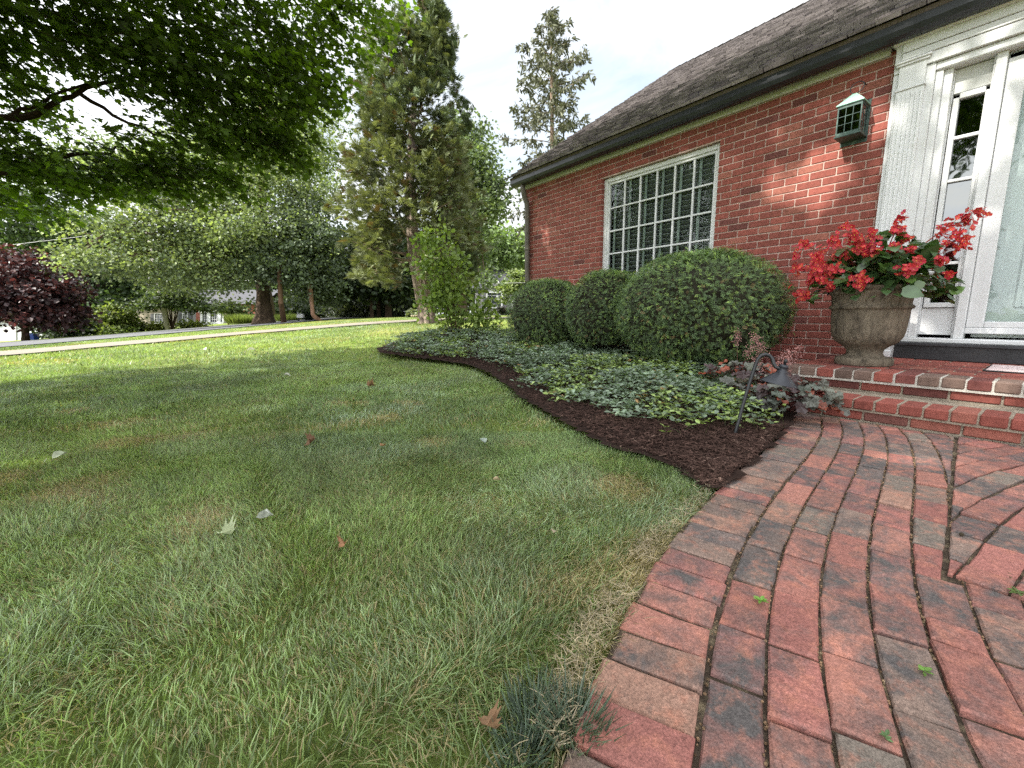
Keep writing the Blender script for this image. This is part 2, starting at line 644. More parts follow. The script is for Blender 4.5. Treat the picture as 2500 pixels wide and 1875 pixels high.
MLAWN = lawnmat()
rad = np.concatenate([[0.0], np.geomspace(.25, 420, 110)])
ang = np.linspace(0, 2 * PI, 241)[:-1]
gx = rad[:, None] * np.cos(ang)
gy = rad[:, None] * np.sin(ang)
GV = np.stack([gx, gy, terrain(gx, gy) - .025 - .02 * ((gx > 2.0) & (gx < 14) & (np.abs(gy) < 6))], -1).reshape(-1, 3)
i_ = np.arange(len(rad) - 1)[:, None] * 240
j_ = np.arange(240)[None]
GF = np.stack([i_ + j_, i_ + 240 + j_, i_ + 240 + (j_ + 1) % 240, i_ + (j_ + 1) % 240], -1).reshape(-1, 4)
g = Geo()
g.add(GV, GF)
structure(g.build('lawn_ground', MLAWN, smooth=True))


def strip(name, A, B, mat, lift, n=60, label=None):
    """ribbon between two polylines, laid on the terrain"""
    A, B = np.array(A, float), np.array(B, float)
    ta = np.linspace(0, 1, n)

    def rs(P):
        d = np.concatenate([[0], np.cumsum(np.linalg.norm(np.diff(P, axis=0), axis=1))])
        return np.stack([np.interp(ta * d[-1], d, P[:, i]) for i in range(2)], 1)
    a, b = rs(A), rs(B)
    m = 7
    w = np.linspace(0, 1, m)[None, :, None]
    P = a[:, None] * (1 - w) + b[:, None] * w
    Z = terrain(P[..., 0], P[..., 1]) + lift
    V = np.concatenate([P, Z[..., None]], -1).reshape(-1, 3)
    i = np.arange(n - 1)[:, None] * m
    j = np.arange(m - 1)[None]
    F = np.stack([i + j, i + j + 1, i + m + j + 1, i + m + j], -1).reshape(-1, 4)
    g = Geo()
    g.add(V, F)
    return structure(g.build(name, mat, smooth=True))


MCONC = surf('pale_concrete', (.25, .222, .18), rough=.9, var=.1, vscale=2, bump=.2, bscale=30, spec=.2)
MROAD = surf('grey_asphalt', (.15, .15, .16), rough=.9, var=.18, vscale=1.5, bump=.3, bscale=60, spec=.2)
strip('concrete_walk', [(-14, 13.2), (-2.6, 11.59), (-1.5, 12.72), (1.34, 13.07), (4.17, 11.94), (5.81, 11.5), (7.2, 10.4), (10, 9.0)],
      [(-14, 17.0), (-3.5, 15.3), (-1.9, 15.9), (1.59, 15.3), (4.97, 14.23), (7.22, 13.6), (9.0, 12.4), (11, 11.2)], MCONC, .012)
strip('road', [(-60, 24), (-4.69, 21.15), (-1.69, 21.11), (2.42, 23.33), (5.5, 25.0), (14, 31), (30, 40)],
      [(-60, 37), (-7.3, 32.6), (-3.7, 32.0), (3.42, 32.8), (8, 34), (14, 38), (30, 48)], MROAD, .02)

# ------------------------------------------------------------------ brick path
def clip(poly, p, n):
    """keep the part of a convex polygon on the side n of point p"""
    out = []
    k = len(poly)
    for i in range(k):
        a, b = np.array(poly[i]), np.array(poly[(i + 1) % k])
        da, db = (a - p) @ n, (b - p) @ n
        if da >= 0:
            out.append(a)
        if da * db < 0:
            out.append(a + (b - a) * da / (da - db))
    return out


PAVER_TONES = np.array([[.320, .130, .100], [.350, .150, .112], [.270, .120, .100], [.235, .155, .120], [.210, .162, .128], [.315, .172, .122], [.330, .128, .102], [.195, .138, .116]])
PAVER_DARK = np.array([.70, .60, .85, .7, .45, .55, .5, .95])


def paver_tint():
    i = RG.choice(8, p=[.22, .17, .17, .10, .09, .08, .10, .07])
    return tuple(PAVER_TONES[i] * RG.uniform(.85, 1.15)) + (float(np.clip(PAVER_DARK[i] + RG.uniform(-.3, .3), 0, 1)),)


class Curve2:
    def __init__(self, P):
        self.P = np.asarray(P, float)
        self.s = np.concatenate([[0], np.cumsum(np.linalg.norm(np.diff(self.P, axis=0), axis=1))])

    def at(self, s, off=0.0):
        p = np.array([np.interp(s, self.s, self.P[:, 0]), np.interp(s, self.s, self.P[:, 1])])
        e = 1e-2
        q = np.array([np.interp(s + e, self.s, self.P[:, 0]), np.interp(s + e, self.s, self.P[:, 1])])
        r = np.array([np.interp(s - e, self.s, self.P[:, 0]), np.interp(s - e, self.s, self.P[:, 1])])
        t = (q - r) / (np.linalg.norm(q - r) + 1e-9)
        return p + off * np.array([-t[1], t[0]])


jc = Curve2(JOINT)
BB = [(np.array([1.46, .118]), np.array([2.0, .172])), (np.array([2.0, .172]), np.array([3.2, .30]))]
BPOLY = [(1.44, -.02), (1.46, .118), (2.0, .172), (2.5, .225), (3.2, .30), (3.2, -3), (1.32, -3), (1.31, -.06)]
path = Geo()


def lay(poly, s_clip=True):
    poly = clip(poly, np.array([3.113, 0]), np.array([-1.0, 0]))
    if len(poly) < 3:
        return
    p = np.array(poly)
    c = p.mean(0)
    area = .5 * abs(np.sum(p[:, 0] * np.roll(p[:, 1], -1) - p[:, 1] * np.roll(p[:, 0], -1)))
    if area < .0008:
        return
    if c @ [1, 0] < -2.2 or c[1] < -2.4:
        return
    # chipped, hand-laid outline
    q = []
    k = len(p)
    for i in range(k):
        a, b = p[i], p[(i + 1) % k]
        L = np.linalg.norm(b - a)
        q.append(a + RG.normal(0, .0012, 2))
        for w in np.linspace(0, 1, max(2, int(L / .035)))[1:-1]:
            q.append(a + (b - a) * w + RG.normal(0, .0008, 2) + (RG.uniform(-.004, .004, 2) if RG.random() < .05 else 0))
    q = np.array(q)
    if np.sum(q[:, 0] * np.roll(q[:, 1], -1) - q[:, 1] * np.roll(q[:, 0], -1)) < 0:
        q = q[::-1]
    til = RG.normal(0, .018, 2)
    dz = (q - c) @ til + RG.normal(0, .0026)
    path.prism(q, -.05, 0, bev=.0042, tint=paver_tint(), dz=dz)


# border row: bricks lying across the curve
s = .05
while s < jc.s[-1]:
    w = RG.uniform(.083, .094)
    g0, g1 = s + .0032, s + w - .0032
    inn = .006 + RG.normal(0, .002)
    out = .166 + RG.normal(0, .005)
    lay([jc.at(g0, inn), jc.at(g1, inn), jc.at(g1, out), jc.at(g0, out)])
    s += w
# field courses along the curve
for k in range(0, 26):
    o1 = -.088 * k - .004
    o0 = o1 - .088 + .0052 + (RG.uniform(-.002, .002))
    s = .05 + RG.uniform(0, .18)
    while s < jc.s[-1]:
        # keep true brick length on the tighter inner side
        a, b = jc.at(s, o0), jc.at(s + .1, o0)
        sc = np.linalg.norm(b - a) / .1
        L = (RG.uniform(.178, .196) if RG.random() > .08 else RG.uniform(.08, .15)) / max(sc, .3)
        g0, g1 = s + .0030 / max(sc, .3), s + L - .0030 / max(sc, .3)
        P4 = [jc.at(g0, o0), jc.at(g1, o0), jc.at(g1, o1), jc.at(g0, o1)]
        c = np.mean(P4, axis=0)
        if inpoly(c[0], c[1], [(1.44, -3), (1.44, .30), (3.3, .45), (3.3, -3)]):
            # trim against the branching courses
            a, b = BB[0] if c[0] < 2.0 else BB[1]
            n_ = np.array([-(b[1] - a[1]), b[0] - a[0]])
            P4 = clip(P4, a + n_ / np.linalg.norm(n_) * .004, n_)
            if len(P4) >= 3:
                lay(P4)
        elif not inpoly(c[0], c[1], BPOLY) or c[0] < 1.44:
            if c[1] < .10 and c[0] > 1.2:
                P4 = clip(P4, np.array([1.431, 0]), np.array([-1.0, 0]))
            if len(P4) >= 3:
                lay(P4)
        s += L
# the branch that swings to the right, its courses butting against the fifth one
bx = np.array([1.10, 1.46, 1.9, 2.19, 2.52, 2.9, 3.3])
by = np.array([.13, .095, .056, .012, -.065, -.19, -.36])
bt = np.linspace(1.10, 3.3, 60)
bc = Curve2(np.stack([bt, np.interp(bt, bx, by)], 1))
for k in range(-8, 26):
    o1 = -.088 * k - .004
    o0 = o1 - .081
    s = RG.uniform(0, .18) - .1
    while s < bc.s[-1]:
        L = RG.uniform(.176, .196)
        P4 = [bc.at(max(s, 0) + .002, o0), bc.at(s + L - .002, o0), bc.at(s + L - .002, o1), bc.at(max(s, 0) + .002, o1)]
        c = np.mean(P4, axis=0)
        if c[0] > 1.36 and s + L > .02:
            for a, b in BB:
                n = np.array([b[1] - a[1], -(b[0] - a[0])])
                n /= np.linalg.norm(n)
                P4 = clip(P4, a - n * -.004, n)
                if len(P4) < 3:
                    break
            if len(P4) >= 3:
                P4 = clip(P4, np.array([1.437, 0]), np.array([1.0, 0]))
            if len(P4) >= 3:
                lay(P4)
        s += L
structure(path.build('brick_path', MPAVER))

# sand and grit in the joints
MSAND = surf('joint_sand', (.10, .075, .055), rough=1, var=.5, vscale=40, bump=1, bscale=200, spec=.1, dirt=(.34, .27, .17), dscale=26, dlo=.5, dhi=.7)
g = Geo()
pp = [tuple(p) for p in (JOINT + JN * .170)[::4]]
P = pp + [(3.13, 1.0), (3.13, -3.4), (-2.8, -3.4)]
g.poly([(x, y, -.0095) for x, y in P])
# grains lying in the joints
n = 5200
k = RG.integers(0, 14, n)
ss = RG.uniform(.8, jc.s[-1], n)
gp = np.array([jc.at(a, -.088 * b + RG.normal(0, .0022)) for a, b in zip(ss, k)])
sc = RG.uniform(.0014, .0034, n)
g.scatter(CUBE * .6, CUBEF, np.c_[gp, np.full(n, -.0070) + RG.uniform(0, .004, n)], frames(RG.normal(0, 1, (n, 3)), RG.normal(0, 1, (n, 3)), sc),
          np.array([3.2, 2.7, 2.2]) * RG.uniform(.5, 1.5, (n, 1)))
structure(g.build('joint_sand', MSAND))


# ------------------------------------------------------------------ brick steps
def brick_tint():
    b = np.array([.230, .068, .052]) * RG.uniform(.84, 1.14)
    if RG.random() < .06:
        b *= np.array([.62, .72, .8])
    if RG.random() < .1:
        b *= np.array([1.15, 1.4, 1.35])
    return tuple(b)


MTAN = surf('tan_mortar', (.32, .27, .21), rough=.95, var=.25, vscale=25, bump=.9, bscale=120, spec=.1)
MEFF = surf('limey_mortar', (.50, .47, .42), rough=.95, var=.2, vscale=25, bump=.9, bscale=120, spec=.1)
STEP_L, STEP_R = 1.18, -2.6
steps = thing('brick_steps', 'red brick front steps with pale mortar joints, leading up to the white door', 'steps', (3.6, .0, 0))


def header_nose(g, x0, z1, y0, y1, dark=False):
    y = y0
    while y > y1:
        t = brick_tint()
        if dark and RG.random() < .5:
            t = tuple(np.array([.15, .10, .08]) * RG.uniform(.7, 1.2))
        else:
            t = tuple(np.array(t) * 1.1)
        j = RG.uniform(.008, .013)
        g.box((x0 + RG.normal(0, .0012), y - .1016 + j, z1 - .058), (x0 + .198, y - .0, z1 + RG.normal(0, .0012)), t, 0, .006)
        y -= .1016
    return g


def stretcher_row(g, x0, z0, z1, y0, y1, depth=.09):
    y = y0
    while y > y1:
        g.box((x0 + RG.normal(0, .0015), y - .2032 + .011, z0), (x0 + depth, y, z1), brick_tint(), 0, .005)
        y -= .2032


low = Geo()
header_nose(low, 3.10, .131, STEP_L - .05, STEP_R)
stretcher_row(low, 3.128, .006, .062, STEP_L - .1, STEP_R)
low.box((3.112, STEP_R, .060), (3.42, STEP_L - .052, .1265), mat=2)
low.box((3.137, STEP_R, -.05), (3.43, STEP_L - .054, .0735), mat=1)
low.build('lower_step', [MBRICK, MTAN, MTAN], steps)
up_ = Geo()
header_nose(up_, 3.41, .264, STEP_L + .04, STEP_R, True)
stretcher_row(up_, 3.438, .139, .195, STEP_L + .0, STEP_R)
up_.box((3.417, STEP_R, .192), (3.625, STEP_L + .038, .2595), mat=2)
up_.box((3.447, STEP_R, .05), (4.67, STEP_L + .036, .2075), mat=1)
for r in range(10):
    x = 3.62 + r * .1016
    y = STEP_L + .04 - (.1 if r % 2 else 0)
    if r % 2:
        up_.box((x, STEP_L - .05, .20), (min(x + .091, 4.66), STEP_L + .04, .263), brick_tint(), 0, .004)
        y = STEP_L - .06
    while y > STEP_R:
        t = np.array(brick_tint()) * 1.12
        up_.box((x, y - .2032 + .011, .20), (min(x + .091, 4.66), y, .263 + RG.normal(0, .001)), tuple(t), 0, .004)
        y -= .2032
up_.box((3.622, STEP_R, .195), (4.668, STEP_L + .037, .2585), mat=1)
up_.build('landing', [MBRICK, MTAN, MEFF], steps)

# ------------------------------------------------------------------ the brick house
XW = 4.671
house = thing('brick_house', 'red brick house with dark wood shingle roof and white door surround', 'house', (XW, 0, 0))
WY0, WY1, WZ0, WZ1 = 2.470, 4.062, .78, 2.412       # window opening
wall = Geo()
CH = .0677
for k in range(-4, 40):
    z0 = k * CH - .006
    z1 = z0 + CH - .0095
    if z0 > 2.66:
        break
    z1 = min(z1, 2.66)
    spans = [(.86, 5.672)]
    if z1 > WZ0 and z0 < WZ1 - .004:
        spans = [(.86, WY0), (WY1, 5.672)]
    y = 5.672 + (0 if k % 2 else .1016)
    while y > .86:
        ya, yb = y - .2032 + .0095, y
        for a, b in spans:
            lo, hi = max(ya, a), min(yb, b)
            if hi - lo > .015:
                wall.box((XW + RG.normal(0, .0009), lo, z0 + RG.normal(0, .0006)), (XW + .1, hi, z1 + RG.normal(0, .0006)), brick_tint(), 0, .0035)
        y -= .2032
mx0, mx1 = XW + .0065, XW + .11
for lo, hi in (((mx0, .86, -.4), (mx1, WY0 - .004, 2.66)), ((mx0, WY1 + .004, -.4), (mx1, 5.667, 2.66)), ((mx0, WY0 - .004, -.4), (mx1, WY1 + .004, WZ0 - .01)), ((mx0, WY0 - .004, WZ1 + .004), (mx1, WY1 + .004, 2.66))):
    wall.box(lo, hi, mat=1)
# plain side and back walls (out of sight from the path) and the part beyond the door
wall.box((XW + .12, 5.52, -.4), (13.0, 5.66, 2.75), (.26, .075, .055), 0)
wall.poly([(XW + .1, 5.6, 2.75), (13.0, 5.6, 2.75), (8.83, 5.6, 5.58)], (.26, .075, .055), 0)
wall.box((12.9, -6, -.4), (13.05, 5.5, 2.7), (.26, .075, .055), 0)
wall.box((XW, -6, -.4), (XW + .11, -1.6, 2.66), (.26, .075, .055), 0)
wall.build('wall', [MBRICK, MMORTAR], house)

# dark rooms behind the glass
g = Geo()
g.box((5.15, 2.2, .3), (5.2, 4.4, 2.65))
g.box((5.3, -2.2, .2), (5.35, 1.4, 2.7))
g.build('interior', MROOM, house)

# frieze and soffit
g = Geo()
g.box((XW - .028, 1.125, 2.632), (XW + .05, 5.69, 2.742), bev=.008)
g.box((XW - .040, 1.125, 2.700), (XW - .029, 5.69, 2.742), bev=.004)
g.box((4.585, -6, 2.743), (XW + .1, 5.74, 2.765))
g.build('frieze', MCREAM, house)

# roof: sheathing plus courses of split shakes
SL = .665
E0 = np.array([4.43, 2.775])
RIDGE = np.array([8.83, 2.775 + 4.40 * SL])
ud = norm(np.array([1.0, SL]))
un = np.array([-ud[1], ud[0]])
roof = Geo()
LS = np.linalg.norm(RIDGE - E0)


def rp(s, n, y):
    p = E0 + ud * s + un * n
    return (p[0], y, p[1])


Y0, Y1 = -6.2, 5.80
roof.add([rp(0, -.03, Y0), rp(0, -.03, Y1 - .02), rp(LS, -.03, Y1 - .02), rp(LS, -.03, Y0),
          rp(0, 0, Y0), rp(0, 0, Y1 - .02), rp(LS, 0, Y1 - .02), rp(LS, 0, Y0)], CUBEF, (.12, .10, .09))
roof.add([(8.83, Y0, RIDGE[1]), (8.83, Y1, RIDGE[1]), (13.25, Y1, 2.77), (13.25, Y0, 2.77)], [[0, 1, 2, 3]], (.10, .09, .085))
rows = int(LS / .138)
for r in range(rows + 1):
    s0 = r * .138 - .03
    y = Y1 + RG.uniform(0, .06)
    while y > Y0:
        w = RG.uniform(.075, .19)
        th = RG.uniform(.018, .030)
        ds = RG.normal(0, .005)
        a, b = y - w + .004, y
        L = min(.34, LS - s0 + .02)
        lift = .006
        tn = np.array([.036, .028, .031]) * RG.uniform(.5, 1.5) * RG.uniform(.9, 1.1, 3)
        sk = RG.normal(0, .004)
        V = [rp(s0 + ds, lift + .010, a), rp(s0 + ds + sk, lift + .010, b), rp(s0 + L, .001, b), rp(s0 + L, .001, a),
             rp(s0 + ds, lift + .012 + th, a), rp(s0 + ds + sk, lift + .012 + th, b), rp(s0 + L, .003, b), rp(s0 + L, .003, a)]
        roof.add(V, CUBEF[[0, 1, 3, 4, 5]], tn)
        roof.reuse(CUBEF[[2]], np.array([.24, .21, .215]) * RG.uniform(.5, 1.2), 0, 8)  # butt faces tinted paler, painting in the sky and sun they catch
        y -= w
# ridge caps
y = Y1
while y > Y0:
    for sgn in (1, -1):
        p = [(8.83, RIDGE[1] + .05), (8.83 - sgn * .12, RIDGE[1] + .05 - .08)]
        roof.add([(p[0][0], y, p[0][1]), (p[0][0], y - .16, p[0][1] + .012), (p[1][0], y - .16, p[1][1] + .012), (p[1][0], y, p[1][1])], [[0, 1, 2, 3]],
                 np.array([.09, .08, .075]) * RG.uniform(.6, 1.4))
    y -= .15
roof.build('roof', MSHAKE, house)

# gutter
gp_ = np.array([[4.590, 2.788], [4.590, 2.672], [4.560, 2.655], [4.505, 2.652], [4.470, 2.668], [4.452, 2.700], [4.448, 2.757]])
gi_ = gp_ + np.array([[-.005, 0], [-.005, .005], [0, .005], [0, .005], [.005, .003], [.006, 0], [.006, 0]])
g = Geo()
for prof, flip in ((gp_, False), (gi_, True)):
    k = len(prof)
    V = np.concatenate([np.c_[prof[:, 0], np.full(k, yy), prof[:, 1]] for yy in (-6.2, 5.79)])
    F = [[i, i + 1, k + i + 1, k + i] if flip else [i, k + i, k + i + 1, i + 1] for i in range(k - 1)]
    g.add(V, F)
for yy in (5.79, 5.782):
    g.poly([(p[0], yy, p[1]) for p in gp_])
for yy in (5.2, 3.35, 2.15, .93):
    q = np.array([4.52, 2.72]) + (gp_ - np.array([4.52, 2.72])) * 1.035
    V = np.concatenate([np.c_[q[:, 0], np.full(7, b), q[:, 1]] for b in (yy, yy + .022)])
    g.add(V, [[i, 7 + i, 8 + i, i + 1] for i in range(1, 6)])
gut = g.build('gutter', MDARK, house)
g = Geo()
g.tube([(4.449, -6.2, 2.758), (4.449, 5.79, 2.758)], .0055, 8)
g.build('gutter_rim', MRIM, gut)
# downspout with its elbow and strap
g = Geo()
dy = 5.565
g.tube([(4.53, dy, 2.66), (4.53, dy, 2.60), (4.56, dy, 2.50), (4.61, dy, 2.40), (4.62, dy, 2.30), (4.62, dy, 1.5), (4.62, dy, 1.0), (4.62, dy, .25), (4.56, dy, .2)], .041, 14)
g.tube([(4.62, dy, 1.665), (4.62, dy, 1.69)], .0475, 14)
g.build('downspout', MPIPE, house, smooth=True)


# ---- the big window
def bars(g, lst, **kw):
    for lo, hi in lst:
        g.box(lo, hi, **kw)


fx = 4.722
g = Geo()
cw_ = .052
bars(g, [((fx, WY0, WZ0 + .03), (fx + .10, WY0 + cw_, WZ1)), ((fx, WY1 - cw_, WZ0 + .03), (fx + .10, WY1, WZ1)),
         ((fx, WY0 + cw_, WZ1 - cw_), (fx + .10, WY1 - cw_, WZ1)), ((fx, WY0 + cw_, WZ0 + .03), (fx + .10, WY1 - cw_, WZ0 + .08))], bev=.006)
iy0, iy1, iz0, iz1 = WY0 + cw_, WY1 - cw_, WZ0 + .08, WZ1 - cw_
sw = .030
bars(g, [((fx + .018, iy0, iz0), (fx + .07, iy0 + sw, iz1)), ((fx + .018, iy1 - sw, iz0), (fx + .07, iy1, iz1)),
         ((fx + .018, iy0 + sw, iz1 - sw), (fx + .07, iy1 - sw, iz1)), ((fx + .018, iy0 + sw, iz0), (fx + .07, iy1 - sw, iz0 + sw))], bev=.004)
g.box((fx - .03, WY0 - .03, WZ0 - .012), (fx + .1, WY1 + .03, WZ0 + .028), bev=.006)
win = g.build('window', MWHITE, house)
gy0, gy1, gz0, gz1 = iy0 + sw, iy1 - sw, iz0 + sw, iz1 - sw
g = Geo()
for i in range(1, 6):
    y = gy0 + (gy1 - gy0) * i / 6
    g.box((fx + .022, y - .010, gz0), (fx + .045, y + .010, gz1), bev=.003)
z = 2.03
zs = []
while z > gz0 + .1:
    zs.append(z)
    z -= .2945
ys = [gy0] + [gy0 + (gy1 - gy0) * i / 6 for i in range(1, 6)] + [gy1]
for z in zs:
    for a, b in zip(ys[:-1], ys[1:]):
        g.box((fx + .0235, a + .0095, z - .0095), (fx + .0435, b - .0095, z + .0095), bev=.003)
g.build('muntins', MWHITE, win)
g = Geo()
g.add([(fx + .046, gy0, gz0), (fx + .046, gy1, gz0), (fx + .046, gy1, gz1), (fx + .046, gy0, gz1)], [[0, 3, 2, 1]])
g.build('pane', MGLASS, win)
g = Geo()
c45, s45 = math.cos(math.radians(28)), math.sin(math.radians(28))
z = gz0 + .02
while z < gz1:
    R = np.array([[c45, 0, s45], [0, 1, 0], [-s45, 0, c45]])
    g.box((-.030, 0, -.005), (.030, gy1 - gy0, .005), (1, 1, 1), 0, 0, R, (fx + .115, gy0, z))
    z += .056
for i in range(7):
    y = gy0 + (gy1 - gy0) * i / 6 - .07
    if y > gy0:
        g.box((fx + .070, y, gz0), (fx + .082, y + .030, gz1), (1.25, 1.35, 1.28))
g.build('shutter_slats', MSLAT, win)

# ---- entrance: pilaster, entablature, sidelight, storm door
g = Geo()
g.box((4.632, .842, .262), (4.80, 1.085, 2.46), bev=.004)                     # backing board
g.box((4.622, .86, 2.46), (4.80, 1.083, 2.66), bev=.003)
g.box((4.604, .888, .46), (4.633, 1.052, 2.318), bev=.003)                    # shaft
for k in range(6):                                                           # flutes stand between fillets
    y = .902 + k * .0265
    g.tube([(4.6055, y, .50), (4.6055, y, 2.285)], .0070, 8, cap=True)
g.box((4.596, .880, 2.318), (4.635, 1.060, 2.334), bev=.004)                  # necking
g.box((4.606, .892, 2.334), (4.634, 1.048, 2.494), bev=.003)
g.box((4.592, .874, 2.494), (4.636, 1.066, 2.510), bev=.004)
g.box((4.582, .864, 2.510), (4.637, 1.076, 2.527), bev=.005)
g.box((4.596, .880, .262), (4.636, 1.062, .44), bev=.006)                     # base block
g.box((4.588, .872, .262), (4.64, 1.07, .33), bev=.012)
sur = g.build('door_surround', MWHITE, house)
g = Geo()
YR = -1.72
for x0, z0, z1, b in ((4.612, 2.46, 2.535, .003), (4.604, 2.538, 2.585, .003), (4.596, 2.588, 2.648, .003), (4.570, 2.648, 2.676, .012), (4.520, 2.676, 2.700, .012), (4.475, 2.700, 2.742, .010)):
    e = {4.475: 1.150, 4.520: 1.125, 4.570: 1.10}.get(x0, 1.040)
    g.box((x0, YR, z0), (4.78, e, z1), bev=b)
g.box((4.640, YR, 2.405), (4.80, .842, 2.458), bev=.006)
g.build('entablature', MWHITE, sur)
g = Geo()
# recessed frame of the sidelight: jambs, head panel, foot panel, mullion
bars(g, [((4.66, .800, .430), (4.82, .842, 2.405)), ((4.69, .752, .430), (4.82, .800, 2.405)), ((4.735, .745, .455), (4.80, .752, 2.40)),
         ((4.690, .486, .430), (4.82, .540, 2.405)), ((4.715, .540, .430), (4.82, .552, 2.40))], bev=.004)
g.box((4.752, .552, 2.235), (4.80, .745, 2.40), (.8, .8, .76), bev=.002)
g.box((4.752, .552, .455), (4.80, .745, .664), bev=.002)
bars(g, [((4.738, .706, .705), (4.79, .738, 2.20)), ((4.738, .553, .705), (4.79, .575, 2.20)), ((4.738, .575, 2.188), (4.79, .706, 2.228)), ((4.730, .553, .668), (4.80, .738, .705))], bev=.004)
for z in (1.005, 1.313, 1.614, 1.919):
    g.box((4.742, .575, z - .011), (4.768, .706, z + .011), bev=.003)
sl = g.build('sidelight', MWHITE, house)
g = Geo()
g.add([(4.770, .575, .705), (4.770, .706, .705), (4.770, .706, 2.19), (4.770, .575, 2.19)], [[0, 3, 2, 1]])
g.build('pane', MDGLASS, sl)
g = Geo()
g.box((4.655, YR, .395), (4.83, .846, .430), bev=.006)
bars(g, [((4.728, .392, .515), (4.775, .484, 2.36)), ((4.732, YR + .3, .515), (4.775, .392, .560)), ((4.722, YR + .3, .470), (4.78, .486, .514)), ((4.735, YR + .3, 2.30), (4.775, .392, 2.36))], bev=.005)
bars(g, [((4.728, -.72, .515), (4.775, -.62, 2.36))], bev=.005)
sd_ = g.build('storm_door', MWHITE, house)
g = Geo()
g.add([(4.757, -.62, .56), (4.757, .392, .56), (4.757, .392, 2.30), (4.757, -.62, 2.30)], [[0, 3, 2, 1]])
g.build('pane', MGLASS, sd_)
g = Geo()
g.box((4.86, -.68, .44), (4.90, .46, 2.38))
for y0, y1, z0, z1 in ((-.08, .27, .66, 1.25), (-.08, .27, 1.40, 2.15), (-.55, -.2, .66, 1.25), (-.55, -.2, 1.40, 2.15)):
    bars(g, [((4.842, y0, z0), (4.861, y0 + .035, z1)), ((4.842, y1 - .035, z0), (4.861, y1, z1)), ((4.842, y0 + .035, z0), (4.861, y1 - .035, z0 + .035)), ((4.842, y0 + .035, z1 - .035), (4.861, y1 - .035, z1))], bev=.008)
    g.box((4.846, y0 + .06, z0 + .06), (4.862, y1 - .06, z1 - .06), bev=.012)
g.build('front_door', MDOOR, house)
g = Geo()
g.box((4.615, YR, .2625), (4.83, .858, .394), bev=.006)
g.box((4.60, YR, .372), (4.616, .853, .394), (1.6, 1.6, 1.6), bev=.003)
g.build('door_sill', MBLACK, house)
# the bay beyond the door, mirrored trim
g = Geo()
g.box((4.632, -1.6, .262), (4.80, -1.36, 2.66), bev=.004)
g.box((4.69, -1.36, .43), (4.82, -.74, 2.405), bev=.004)
g.build('far_trim', MWHITE, house)

# ------------------------------------------------------------------ leaf templates: y along the leaf, z its upper side
RHOMB = np.array([[0, 0, 0], [.5, .45, .10], [0, 1, 0], [-.5, .45, .10]])
RHOMBF = np.array([[0, 1, 2], [0, 2, 3]])
OVAL = np.array([[0, 0, 0], [.30, .22, .07], [.42, .52, .09], [.24, .82, .04], [0, 1, -.06], [-.24, .82, .04], [-.42, .52, .09], [-.30, .22, .07],
                 [0, .25, 0], [0, .55, .01], [0, .82, -.02]])
OVALF = [np.array([[8, 1, 2, 9], [9, 2, 3, 10], [9, 6, 7, 8], [10, 5, 6, 9]]), np.array([[0, 1, 8], [0, 8, 7], [10, 3, 4], [10, 4, 5]])]
_mp = [(0, 0), (.10, -.02), (.30, -.10), (.26, .03), (.52, .14), (.40, .22), (.60, .44), (.42, .42), (.40, .52), (.22, .48), (.24, .66), (.14, .72), (0, 1.0)]
MAPLE = np.array([(x, y + .05, .12 * abs(x) - .12 * (y > .6)) for x, y in _mp] + [(-x, y + .05, .12 * abs(x) - .12 * (y > .6)) for x, y in _mp[-2:0:-1]])
MAPLEF = np.array([list(range(len(MAPLE)))])


def rnd(n):
    return norm(RG.normal(0, 1, (n, 3)))


# ------------------------------------------------------------------ stone urn with begonias
UC = (3.86, .875, .262)
UCA = np.array(UC)
MSTONE = surf('weathered_stone', (.175, .145, .108), rough=.95, var=.35, vscale=14, bump=.9, bscale=120, spec=.1, dirt=(.045, .038, .03), dscale=26, dlo=.45, dhi=.70, vec=(1, 1, .35))
urn = thing('stone_urn', 'weathered brown stone urn planter standing on the brick landing beside the white door surround', 'urn', UC)
g = Geo()
pr = [(0, .004), (.194, .004), (.198, .008), (.198, .050), (.190, .056), (.150, .062), (.130, .072), (.122, .088), (.126, .108), (.146, .128), (.180, .148), (.214, .170), (.238, .205), (.248, .250),
      (.253, .300), (.257, .350), (.259, .385), (.262, .392), (.276, .396), (.281, .406), (.277, .417), (.264, .422), (.262, .430), (.266, .470), (.272, .492), (.284, .500), (.288, .508),
      (.286, .516), (.298, .522), (.309, .530), (.311, .546), (.303, .553), (.280, .550), (.268, .52), (.262, .49), (0, .49)]
g.lathe([(r * .84, z) for r, z in pr], UC, 56)
g.build('bowl', MSTONE, urn, smooth=True)
g = Geo()
th = np.linspace(0, 2 * PI, 30)[:-1]
g.poly([(UC[0] + .222 * math.cos(a), UC[1] + .222 * math.sin(a), UC[2] + .505) for a in th])
g.build('soil', surf('potting_soil', (.03, .022, .016), bump=1, bscale=90), urn)

